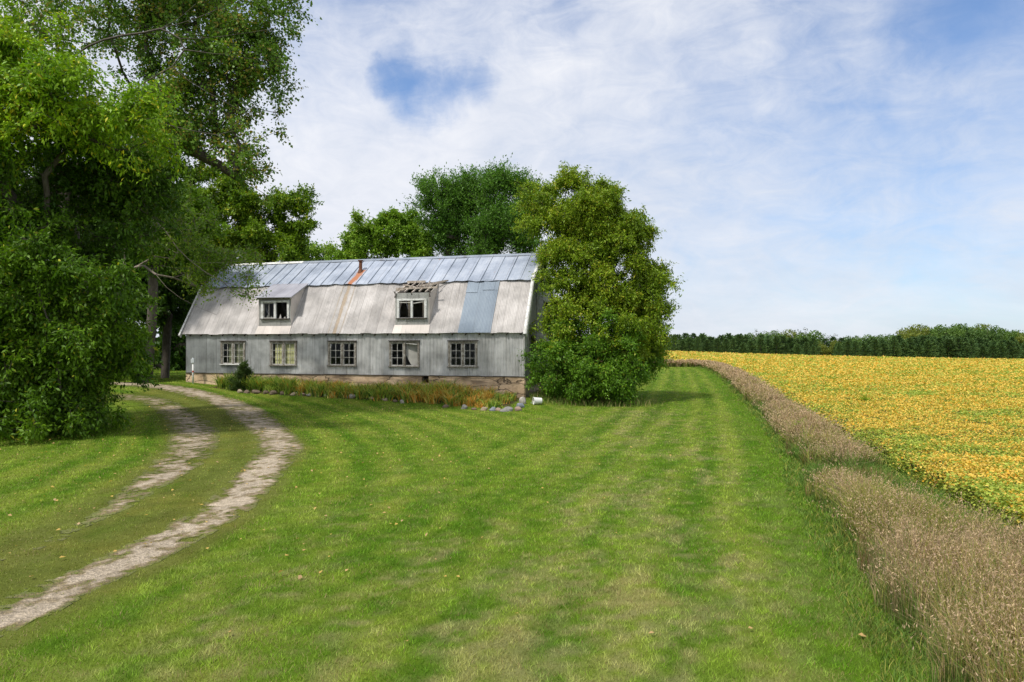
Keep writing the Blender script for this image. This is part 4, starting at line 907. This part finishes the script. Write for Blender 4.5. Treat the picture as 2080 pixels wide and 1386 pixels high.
def pad_targets(lobes, count, r, shell, padr, per=8):
    """foliage gathers in drooping pads spread over the crown"""
    npad = max(6, count // per); C, D = sample_lobes([(c_, tuple(np.array(r_) * .93)) for c_, r_ in lobes], npad, r, shell)
    big = np.repeat(C, per, 0); dd = np.repeat(D, per, 0); n = len(big); a = r.normal(0, 1, (n, 3)); a /= np.linalg.norm(a, axis=1)[:, None]
    sc = np.repeat(r.uniform(.6, 1.5, npad), per) * padr; rr = (r.random(n) ** .5 * sc)[:, None]; off = a * rr * np.array([1, 1, .45]); off[:, 2] = off[:, 2] - .25 * (np.hypot(off[:, 0], off[:, 1]) ** 2) / sc
    T = big + off + dd * (r.random(n) < .12)[:, None] * padr * .9
    return T, dd, np.repeat(r.random(npad), per)
def sample_lobes(lobes, count, r, shell=.45):
    vol = np.array([(q[1][0] * q[1][1] * q[1][2]) ** (2 / 3) for q in lobes]); pick = r.choice(len(lobes), count, p=vol / vol.sum())
    d = r.normal(0, 1, (count, 3)); d /= np.linalg.norm(d, axis=1)[:, None]; rad = (shell ** 3 + (1 - shell ** 3) * r.random(count)) ** (1 / 3)
    c = np.array([q[0] for q in lobes]); R = np.array([q[1] for q in lobes]); return c[pick] + d * rad[:, None] * R[pick], d

def lob(px, py, rx, ry, d, rd=None):
    k = d / F; c = P(px, py, d); return (c, (rx * k, (rd if rd else (rx + ry) / 2 * k), ry * k))

def tree(name, label, cat, base, lobes, nt, twigs, lpt, leaf, cols, seed, spray=.55, up=0.0, droop=.25, aspect=.5, r0=.25, trunk_top=None, limbs=(), group=None, bark=None, shell=.45, ysp=.0, clumpcol=.65, leafmat=None, tipr=.007, twigw=.006, zmin=.1, step=.7, spread=.10, pad=.75, per=8):
    r = rng(seed); base = np.array(base, float); base[2] = float(G(base[0], base[1])) - .1
    T, dr, pc = pad_targets(lobes, nt, r, shell, pad, per); gz = G(T[:, 0], T[:, 1]); T[:, 2] = np.maximum(T[:, 2], gz + zmin)
    inb = in_barn(T[:, 0], T[:, 1], .35) & (T[:, 2] < 7.6)
    if in_barn(base[0], base[1], -.1): raise RuntimeError('tree base in barn ' + name)
    T = T[~inb]; dr = dr[~inb]; pc = pc[~inb]; nt = len(T)
    nodes, par, ends = branches(base, list(T), limbs, r, trunk_top, step)
    bv, bf = branch_mesh(nodes, par, r0, tip=tipr)
    # sprays
    nw = nt * twigs; t0 = np.repeat(T, twigs, 0); od = np.repeat(dr, twigs, 0); dv = od * .55 + r.normal(0, .75, (nw, 3)) + np.array([0, 0, up]); dv /= np.linalg.norm(dv, axis=1)[:, None]
    ln = spray * r.uniform(.5, 1.3, nw); e = t0 + dv * ln[:, None] - np.array([0, 0, 1]) * (droop * ln * .4)[:, None]
    tw, tf = twig_mesh(t0, e, twigw); n = nw * lpt; idx = np.repeat(np.arange(nw), lpt); t = np.tile((np.arange(lpt) + .8) / lpt, nw) * r.uniform(.85, 1.08, n)
    c0 = t0[idx] + (e - t0)[idx] * t[:, None] + r.normal(0, spread * .6, (n, 3)); ax = dv[idx] * .5 + r.normal(0, .65, (n, 3)) + np.array([0, 0, up * .5 - droop]); nr = r.normal(0, .6, (n, 3)); nr[:, 2] += .9
    Ls = leaf * r.uniform(.65, 1.25, n); v, f = leaf_quads(c0, ax, Ls, Ls * aspect, r, nr)
    cl = (.6 * pc + .4 * r.random(nt))[:, None]; cl = np.repeat(np.repeat(cl, twigs, 0), lpt, 0); k = np.clip(clumpcol * cl + (1 - clumpcol) * r.random((n, 1)), 0, 1)
    ca, cb, cy = (np.array(q) for q in cols); c = ca * (1 - k) + cb * k
    h = (c0[:, 2] - lobes_lo(lobes)) / max(1e-3, (lobes_hi(lobes) - lobes_lo(lobes)))
    yp = ysp * (.4 + 1.2 * (cl[:, 0] > .55)); c = np.where((r.random(n) < yp)[:, None], cy, c) * r.uniform(.8, 1.2, (n, 1))
    e_ = empty(name, base, label, cat, group); off = base
    obj('trunk', mesh('trunk', np.concatenate([bv - off]), bf), bark or M_BARK, e_, smooth=True)
    me = mesh('crown', v - off, f, np.repeat(np.clip(c, 0, 1), 4, 0)); cr = obj('crown', me, leafmat or M_LEAF, e_)
    tt = bpy.data.meshes.new('twigs'); tw = tw - off; tri = tf[:, :3]; tt = mesh('twigs', tw, tri); obj('twigs', tt, bark or M_BARK, e_)
    return e_
def lobes_lo(l): return min(q[0][2] - q[1][2] for q in l)
def lobes_hi(l): return max(q[0][2] + q[1][2] for q in l)

C_BOX = [(.10, .195, .012), (.31, .42, .022), (.36, .36, .03)]
C_BRIGHT = [(.065, .16, .010), (.25, .37, .018), (.42, .42, .03)]
C_ELM = [(.055, .15, .018), (.15, .30, .035), (.14, .22, .03)]
C_LIGHT = [(.12, .25, .020), (.27, .42, .035), (.30, .36, .05)]
C_COT = [(.07, .16, .020), (.20, .34, .04), (.32, .27, .05)]
C_LOW = [(.045, .125, .010), (.17, .33, .020), (.30, .36, .03)]
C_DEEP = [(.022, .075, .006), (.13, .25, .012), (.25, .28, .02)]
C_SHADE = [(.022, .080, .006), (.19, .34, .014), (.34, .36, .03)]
C_GOLD = [(.11, .26, .010), (.36, .52, .022), (.55, .52, .03)]
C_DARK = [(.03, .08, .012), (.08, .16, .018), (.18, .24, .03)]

# box elder by the barn gable
d = 34
LB = [lob(*q) for q in [(1190, 430, 80, 60, 35), (1125, 470, 62, 72, 35.5), (1230, 470, 70, 62, 35), (1275, 462, 38, 38, 34.5), (1312, 458, 20, 15, 34.5), (1157, 368, 14, 24, 35), (1100, 410, 26, 22, 36), (1232, 402, 22, 20, 35), (1190, 385, 22, 18, 35),
      (1165, 555, 75, 72, 34.5), (1260, 560, 85, 75, 34.5), (1322, 545, 26, 22, 35), (1325, 600, 40, 55, 35), (1168, 650, 55, 62, 33.5), (1250, 660, 88, 75, 34), (1305, 680, 46, 60, 34.5)]]
bx = P(1205, 800, 34)
tree('low_foliage', 'dark green low foliage at the foot of the box elder by the barn gable', 'low_foliage', P(1215, 805, 33), [lob(*q) for q in [(1133, 735, 44, 50, 32.3), (1205, 750, 75, 50, 32.2), (1262, 745, 52, 45, 32.8), (1165, 785, 50, 22, 32), (1303, 720, 28, 40, 34), (1235, 700, 60, 40, 32.5), (1150, 695, 34, 40, 32.6), (1275, 775, 40, 22, 32.3), (1225, 790, 60, 18, 31.8)]], 520, 10, 14, .14, C_LOW, 119, spray=.5, pad=.5, per=4, droop=.4, aspect=.42, r0=.12, trunk_top=P(1215, 740, 32.6), ysp=.03, shell=.5)  # lower lobes split off from the box elder, with a darker leaf palette
tree('box_elder', 'big yellow green box elder growing against the right gable of the barn', 'tree', bx, LB, 1500, 10, 15, .15, C_BOX, 101, spray=.58, pad=.55, per=4, droop=.35, aspect=.42, r0=.24, trunk_top=[P(1190, 560, 34.5), P(1245, 600, 34.5), P(1150, 640, 34)], ysp=.10, shell=.5)

# trees behind the barn
tree('leafy_tree', 'light green round topped tree behind the left half of the barn roof', 'tree', P(790, 700, 52), [lob(*q) for q in [(765, 482, 52, 34, 52), (822, 465, 38, 28, 52), (725, 458, 16, 16, 51), (852, 500, 45, 40, 52), (745, 500, 48, 32, 52), (705, 522, 28, 12, 53), (800, 440, 25, 15, 52)]], 420, 10, 13, .20, C_LIGHT, 102, per=5, pad=.6, spray=.6, droop=.1, aspect=.55, r0=.25, trunk_top=P(790, 540, 52), ysp=.05)
tree('elm_tree', 'dark green elm with upswept tufts behind the middle of the barn roof', 'tree', P(950, 700, 50), [lob(*q) for q in [(925, 440, 42, 50, 50), (888, 402, 24, 24, 49), (950, 480, 50, 50, 50), (942, 398, 26, 30, 50), (900, 485, 36, 45, 50), (868, 412, 10, 12, 49), (965, 385, 15, 20, 50)]], 380, 10, 15, .17, C_ELM, 103, per=6, pad=.7, spray=1.25, up=.75, droop=.0, aspect=.5, r0=.25, trunk_top=P(935, 520, 50), shell=.3)
tree('elm_tree', 'dark green elm rising between the first elm and the big box elder', 'tree', P(1030, 700, 48), [lob(*q) for q in [(1005, 410, 26, 36, 48), (1042, 430, 34, 50, 48), (1022, 374, 16, 20, 48), (1062, 395, 18, 24, 48), (1010, 490, 50, 40, 48), (1070, 470, 30, 50, 48), (1002, 366, 8, 14, 48), (1035, 358, 6, 12, 48)]], 350, 10, 15, .17, C_ELM, 104, per=6, pad=.7, spray=1.25, up=.7, droop=.0, aspect=.5, r0=.22, trunk_top=P(1035, 520, 48), shell=.3)
tree('small_tree', 'low pale green tree showing just over the left end of the ridge', 'tree', P(640, 700, 66), [lob(*q) for q in [(645, 506, 30, 18, 66), (618, 522, 30, 20, 66), (664, 520, 18, 12, 66), (690, 528, 20, 8, 66)]], 90, 8, 12, .2, C_LIGHT, 105, spray=.8, aspect=.6, r0=.2, ysp=.12)

# bright tree behind the left end of the barn
tree('leafy_tree', 'bright green tree leaning out above the left end of the barn ridge', 'tree', P(400, 700, 46), [lob(*q) for q in [(560, 440, 58, 45, 43), (500, 410, 55, 45, 43), (607, 412, 24, 20, 43), (590, 478, 36, 32, 43), (525, 495, 65, 36, 43), (450, 450, 65, 65, 43), (487, 358, 28, 20, 43), (425, 390, 50, 50, 43), (560, 522, 50, 14, 42), (400, 500, 60, 60, 43), (622, 440, 10, 10, 43)]], 620, 10, 14, .19, C_BRIGHT, 106, spray=.6, droop=.2, aspect=.5, r0=.3, trunk_top=[P(420, 520, 44), P(480, 500, 43.5)], ysp=.06)

# cottonwood reaching over from the upper left
tree('cottonwood', 'tall airy cottonwood with small leaves and a long dark limb against the sky', 'tree', P(150, 860, 26), [lob(*q) for q in [(400, 25, 80, 42, 25), (480, 30, 70, 50, 25), (520, 50, 42, 45, 25), (470, 120, 80, 45, 25), (500, 130, 38, 50, 25), (430, 190, 85, 60, 25), (510, 205, 45, 28, 25), (400, 260, 90, 50, 25), (480, 265, 55, 38, 25), (505, 300, 34, 28, 25), (330, 150, 80, 70, 26.5), (420, -70, 230, 60, 25), (150, 10, 150, 70, 26.5), (300, 30, 90, 50, 26.5), (300, 260, 80, 60, 25), (470, 325, 60, 25, 25), (500, 335, 24, 10, 25)]], 820, 8, 12, .115, C_COT, 107, pad=1.1, per=5, spray=.6, droop=.3, aspect=.8, r0=.42, trunk_top=P(120, 150, 26),
     limbs=[[P(190, 70, 23.2), P(250, 72, 23.2), P(300, 62, 23.2), P(340, 52, 23.2), P(375, 50, 23.2), P(400, 45, 23.2), P(430, 22, 23.2), P(480, 0, 23.2)], [P(340, 56, 23.2), P(362, 88, 23.2), P(395, 86, 23.2), P(430, 76, 23.2), P(500, 70, 23.2), P(560, 58, 23.2)], [P(355, 50, 23.2), P(375, 35, 23.2), P(398, 8, 23.2)], [P(362, 90, 23.2), P(440, 120, 23.2), P(520, 128, 23.2)], [P(330, 150, 23.2), P(430, 190, 23.2), P(520, 240, 23.2)], [P(220, 200, 23.2), P(330, 260, 23.2), P(450, 280, 23.2), P(530, 320, 23.2)]], ysp=.16, shell=.25, spread=.16)

# front box elders on the left
tree('box_elder', 'tall box elder at the left edge with bright yellow green top', 'tree', P(20, 860, 22), [lob(*q) for q in [(50, 140, 100, 65, 20), (160, 195, 100, 40, 19.5), (240, 225, 58, 28, 19.5), (-20, 210, 120, 70, 20), (20, 60, 80, 50, 20), (-120, 120, 120, 130, 21), (110, 250, 110, 35, 20), (275, 265, 35, 22, 20)]], 520, 9, 16, .15, C_GOLD, 108, spray=.7, droop=.4, aspect=.40, r0=.30, trunk_top=[P(60, 420, 21.5), P(120, 300, 21)], ysp=.10, shell=.5, pad=.8, per=6)
tree('box_elder', 'lower crown of the yellow green topped box elder, leaves darkened for shade', 'tree', P(170, 850, 25), [lob(*q) for q in [(230, 320, 110, 55, 22.5), (70, 350, 130, 70, 22), (40, 440, 120, 80, 22), (230, 400, 105, 65, 23), (190, 480, 110, 60, 23), (-120, 400, 140, 160, 22), (290, 350, 50, 45, 23.5), (120, 290, 90, 40, 22.5)]], 560, 9, 14, .16, C_DEEP, 118, spray=.7, droop=.4, aspect=.40, r0=.30, trunk_top=P(170, 420, 24), ysp=.03, shell=.5, pad=.9, per=6)  # shaded lower crown of the same tree, shade put into a darker leaf palette
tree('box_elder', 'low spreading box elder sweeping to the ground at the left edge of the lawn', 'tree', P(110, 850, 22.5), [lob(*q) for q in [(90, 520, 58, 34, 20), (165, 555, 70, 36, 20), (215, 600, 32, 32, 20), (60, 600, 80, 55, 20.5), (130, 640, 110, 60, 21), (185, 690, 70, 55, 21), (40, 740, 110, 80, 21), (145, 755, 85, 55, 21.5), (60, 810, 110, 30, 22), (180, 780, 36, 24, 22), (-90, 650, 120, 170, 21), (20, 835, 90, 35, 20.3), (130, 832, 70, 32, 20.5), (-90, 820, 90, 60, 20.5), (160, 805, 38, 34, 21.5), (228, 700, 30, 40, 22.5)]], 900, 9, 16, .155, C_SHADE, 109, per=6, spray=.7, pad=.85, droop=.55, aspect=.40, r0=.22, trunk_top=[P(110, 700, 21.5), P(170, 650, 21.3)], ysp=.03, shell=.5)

# half bare tree reaching toward the roof
tree('half_bare_tree', 'thin half bare tree with long pale branches reaching over the barn roof', 'tree', P(205, 800, 29), [lob(*q) for q in [(330, 390, 60, 45, 28), (400, 430, 75, 50, 28), (350, 490, 65, 45, 28), (455, 500, 65, 35, 28), (500, 545, 45, 20, 28), (440, 545, 60, 22, 28), (530, 590, 22, 12, 28), (500, 590, 20, 16, 28), (430, 620, 40, 9, 28), (405, 575, 24, 16, 28), (545, 620, 8, 14, 28), (310, 440, 50, 60, 28)]], 170, 6, 8, .10, C_LIGHT, 110, tipr=.005, spray=.6, pad=.8, per=5, droop=.35, aspect=.7, r0=.08, bark=M_PALE, trunk_top=P(262, 405, 28.5),
     limbs=[[P(275, 415, 28), P(305, 439, 27.2), P(337, 483, 26.6), P(359, 506, 26.6), P(384, 544, 26.6), P(422, 560, 26.6), P(460, 579, 26.6), P(500, 585, 26.6)], [P(270, 530, 28), P(310, 560, 27), P(324, 591, 26.6), P(365, 610, 26.6), P(394, 626, 26.6), P(440, 640, 26.6)], [P(384, 544, 26.6), P(420, 530, 26.6), P(476, 532, 26.6), P(540, 528, 26.6)], [P(270, 400, 28), P(290, 375, 27.5), P(310, 350, 26.6)], [P(330, 400, 26.6), P(390, 385, 26.6), P(440, 395, 26.6)], [P(345, 485, 26.6), P(400, 475, 26.6), P(430, 460, 26.6)]], ysp=.12, shell=.2, twigw=.007, spread=.13)

# shaded trees left of the barn
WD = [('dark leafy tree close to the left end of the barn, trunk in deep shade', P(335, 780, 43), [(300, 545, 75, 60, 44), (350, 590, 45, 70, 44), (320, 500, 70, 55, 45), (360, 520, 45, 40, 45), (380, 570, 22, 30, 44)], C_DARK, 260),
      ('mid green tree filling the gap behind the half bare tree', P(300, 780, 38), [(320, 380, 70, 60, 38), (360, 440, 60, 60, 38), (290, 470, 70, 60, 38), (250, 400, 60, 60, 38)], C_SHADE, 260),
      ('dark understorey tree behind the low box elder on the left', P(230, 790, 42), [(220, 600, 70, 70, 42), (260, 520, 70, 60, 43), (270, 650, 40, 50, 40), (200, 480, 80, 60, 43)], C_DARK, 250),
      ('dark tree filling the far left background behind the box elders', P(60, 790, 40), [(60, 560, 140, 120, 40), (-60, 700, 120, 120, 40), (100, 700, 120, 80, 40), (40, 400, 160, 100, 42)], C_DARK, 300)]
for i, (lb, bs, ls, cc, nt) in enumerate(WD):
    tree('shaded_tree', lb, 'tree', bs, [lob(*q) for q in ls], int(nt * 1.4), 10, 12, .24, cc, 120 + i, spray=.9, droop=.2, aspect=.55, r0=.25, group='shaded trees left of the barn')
tree('sapling', 'yellow green sapling in the gap between the low box elder and the barn', 'sapling', P(285, 770, 38), [lob(*q) for q in [(283, 700, 28, 36, 38), (262, 740, 24, 24, 37.5), (300, 735, 20, 24, 38), (270, 690, 20, 18, 38)]], 140, 8, 11, .15, C_LIGHT, 130, pad=.3, spray=.4, droop=.2, aspect=.45, r0=.05)
BK = [(-150, 62), (-20, 58), (110, 60), (230, 58), (330, 62), (385, 57)]
for i, (px_, dd) in enumerate(BK):
    words = ['farthest left', 'second from the left', 'third from the left', 'fourth from the left', 'fifth from the left', 'last before the barn'][i]
    rt = 100 + 12 * ((i * 7) % 5)
    tree('woodland_tree', f'dark woodland tree, {words} in the back row left of the barn', 'tree', P(px_, 760, dd), [lob(px_, 560, rt, 110, dd), lob(px_ - 20, 420 + (i % 2) * 30, rt * .8, 90, dd), lob(px_ + 15, 690, rt * .8, 70, dd)], 260, 10, 10, .36, C_DARK, 140 + i, spray=1.1, droop=.1, aspect=.6, r0=.3, step=1.2, group='woodland trees behind the left side')

# dark shrub at the bed's left end, and small weeds at its foot
sb = at(488, 792)
tree('shrub', 'dark green shrub in front of the leftmost barn window', 'shrub', sb, [lob(*q) for q in [(489, 765, 15, 24, sb[1]), (486, 780, 18, 15, sb[1]), (497, 750, 10, 15, sb[1])]], 260, 8, 10, .075, [(.035, .07, .015), (.09, .15, .03), (.15, .2, .05)], 150, pad=.12, spray=.22, up=.3, droop=.1, aspect=.4, r0=.03, zmin=.02, step=.3, twigw=.004, spread=.04)
for i, (px_, py_, lb) in enumerate([(1556, 905, 'small dark green weed shrub in a green gap of the tall grass'), (1712, 838, 'small leafy green shrub where tall tan grass meets the crop')]):
    q = at(px_, py_); q[0] += .9
    tree('weed_shrub', lb, 'shrub', q, [(q + np.array([0, 0, .3]), (.3, .3, .22))], 26, 7, 8, .07, C_BOX, 160 + i, pad=.12, spray=.2, up=.3, aspect=.5, r0=.02, zmin=.02, step=.3, twigw=.003, spread=.03)

# brush pile logs
lp = at(277, 757)
def logs():
    t = empty('brush_pile', lp, 'small pile of grey logs and dead branches in the shade left of the barn', 'brush pile'); r = rng(77)
    for i in range(7):
        a = r.uniform(-.6, .6) + (math.pi if r.random() < .5 else 0); l = r.uniform(.7, 1.5); c = np.array([r.uniform(-1, 1), r.uniform(-.3, .3), .12 + .07 * i]); dv = np.array([math.cos(a), math.sin(a) * .4, r.uniform(-.15, .25)])
        MB().tube([c - dv * l / 2, c + r.normal(0, .04, 3), c + dv * l / 2], [.09, .08, .05], 8).build('log', M_PALE if i % 3 == 0 else M_BARK, t, smooth=True)
logs()

# ------------------------------------------------------------ far tree line
def conifer_proto(seed):
    r = rng(seed); nl, nb, per = 15, 9, 34; L_ = []; 
    lay = np.repeat(np.arange(nl), nb * per); bi = np.tile(np.repeat(np.arange(nb), per), nl); n = len(lay); hb = .05 + .93 * (lay / (nl - 1)) ** .95
    key = lay * nb + bi; rl = r.uniform(.62, 1.2, nl * nb)[key]; ang = (r.uniform(0, 6.28, nl)[lay] + bi * 2 * math.pi / nb + r.uniform(-.3, .3, nl * nb)[key]); dz = r.uniform(-.025, .025, nl * nb)[key]
    R = .40 * (1 - hb) ** .55 * rl + .015; t = r.random(n) ** .6; a = ang + r.normal(0, .16, n) * (1.2 - t); rr = R * t
    c = np.stack([rr * np.cos(a), rr * np.sin(a), hb + dz + .05 * t ** 2 * (hb > .5) - .02 * t * (hb < .5) + r.normal(0, .012, n)], -1)
    ax = np.stack([np.cos(a), np.sin(a), r.uniform(.1, .9, n)], -1) + r.normal(0, .3, (n, 3)); v, f = leaf_quads(c, ax, r.uniform(.035, .065, n), r.uniform(.016, .026, n), r)
    k = np.clip(.5 * r.random((n, 1)) + .7 * r.random(nl * nb)[key][:, None], 0, 1); col = (np.array([.032, .078, .028]) * (1 - k) + np.array([.11, .185, .055]) * k) * r.uniform(.7, 1.35); me = mesh('crown', v, f, np.repeat(col, 4, 0)); me.materials.append(M_NEEDLE)
    m = MB().tube([(0, 0, -.03), (0, 0, .5), (0, 0, .98)], [.014, .008, .002], 6); tm = bpy.data.meshes.new('trunk'); tm.from_pydata(m.v, [], m.f); tm.materials.append(M_BARK); return me, tm
def round_proto(seed, ca, cb, sparse=1.0):
    r = rng(seed); n = int(3000 * sparse); lb = [(np.array([r.uniform(-.2, .2), r.uniform(-.2, .2), r.uniform(.42, .82)]), np.array([.2, .2, .15]) * r.uniform(.75, 1.2)) for _ in range(9)] + [(np.array([0, 0, .4]), (.30, .30, .25))]
    c, dr = sample_lobes(lb, n // 6, r, .7); cl = np.repeat(r.random((len(c), 1)), 6, 0); c = np.repeat(c, 6, 0) + r.normal(0, .022, (len(c) * 6, 3)); n = len(c)
    v, f = leaf_quads(c, r.normal(0, 1, (n, 3)), r.uniform(.025, .05, n), r.uniform(.02, .035, n), r); k = cl * .7 + .3 * r.random((n, 1)); col = np.array(ca) * (1 - k) + np.array(cb) * k
    me = mesh('crown', v, f, np.repeat(col, 4, 0)); me.materials.append(M_LEAF)
    m = MB().tube([(0, 0, -.03), (.01, 0, .3), (0, 0, .7)], [.025, .018, .006], 6)
    for q in range(6): a = q * 1.05; m.tube([(0, 0, .28 + .05 * q), (.2 * math.cos(a), .2 * math.sin(a), .6 + .04 * q)], [.01, .003], 5)
    tm = bpy.data.meshes.new('trunk'); tm.from_pydata(m.v, [], m.f); tm.materials.append(M_BARK); return me, tm
def place(pr, name, label, cat, group, x, y, H, wx, rz, z=None):
    e = empty(name, (x, y, float(G(x, y)) if z is None else z), label, cat, group, rz); e.scale = (H * wx, H * wx, H)
    for nm, me in (('crown', pr[0]), ('trunk', pr[1])):
        o = bpy.data.objects.new(nm, me); COL.objects.link(o); o.parent = e
PR = [conifer_proto(s) for s in range(1, 9)]; r = rng(55)
RP = [round_proto(1, (.07, .14, .025), (.15, .25, .045)), round_proto(2, (.12, .17, .025), (.26, .29, .05)), round_proto(3, (.05, .12, .03), (.12, .20, .045)), round_proto(4, (.07, .085, .04), (.12, .13, .06), .45)]
# front and back pine rows; a gap with lighter trees near x = 138 m
def pine_h(px): return np.interp(px, [1330, 1500, 1600, 1650, 1700, 1800, 1950, 2080, 2200], [8.0, 8.9, 9.2, 8.8, 9.0, 10.0, 10.0, 9.6, 9.6])
for row, (Y0, hk) in enumerate(((303, .92), (309, 1.0), (316, 1.04))):
    x = 50 + row * 1.6
    while x < 258:
        px_ = 1040 + x / Y0 * F
        if not (1655 < px_ < 1690 and row < 2):
            H = pine_h(px_) * hk * r.uniform(.78, 1.16); y = Y0 + r.uniform(-1.3, 1.3)
            place(PR[r.integers(8)], 'pine_tree', ['dark green pine in the front row along the far edge of the yellow field', 'dark green pine standing in the middle row of the far plantation', 'dark green pine standing in the back row of the far plantation'][row], 'pine tree', ['front row of the pine plantation', 'middle row of the pine plantation', 'back row of the pine plantation'][row], x, y, H, r.uniform(.85, 1.4), r.uniform(0, 6.28), float(G(x, y)) - .3)
        x += r.uniform(2.9, 4.6)
DEC = [(1565, 669, 0), (1600, 667, 1), (1585, 672, 3), (1628, 668, 3), (1645, 668, 0), (1640, 680, 1), (1662, 692, 1), (1672, 703, 1), (1690, 680, 3), (1700, 690, 1), (1715, 684, 0), (1735, 680, 2), (1755, 677, 0), (1775, 680, 2), (1795, 677, 0), (1812, 676, 2), (1840, 667, 1), (1862, 661, 1), (1882, 664, 0), (1900, 665, 2), (1922, 660, 0), (1942, 659, 2), (1962, 658, 0), (1985, 660, 1), (2005, 663, 2), (2020, 668, 0), (2045, 669, 0), (2065, 672, 2), (2085, 673, 1), (1520, 674, 0), (1480, 677, 2), (1440, 680, 0), (1400, 683, 0), (1540, 671, 3), (2110, 672, 0)]
NM = ['mid green', 'yellow green', 'dark green', 'thin bare topped']
for i, (px_, py_, k) in enumerate(DEC):
    Y = 324 + (i % 4) * 6 if py_ < 690 else 312; x = (px_ - CX) / F * Y; zt = CH + (HY - py_ + (6 if px_ > 1820 else 1)) / F * Y; z0 = float(G(x, Y)) - .3; H = (zt - z0) / .97
    place(RP[k], 'broadleaf_tree', f'{NM[k]} broadleaf tree rising behind the far pine rows', 'tree', f'{NM[k]} broadleaf trees behind the pines', x, Y, H, r.uniform(.9, 1.35), r.uniform(0, 6.28), z0)
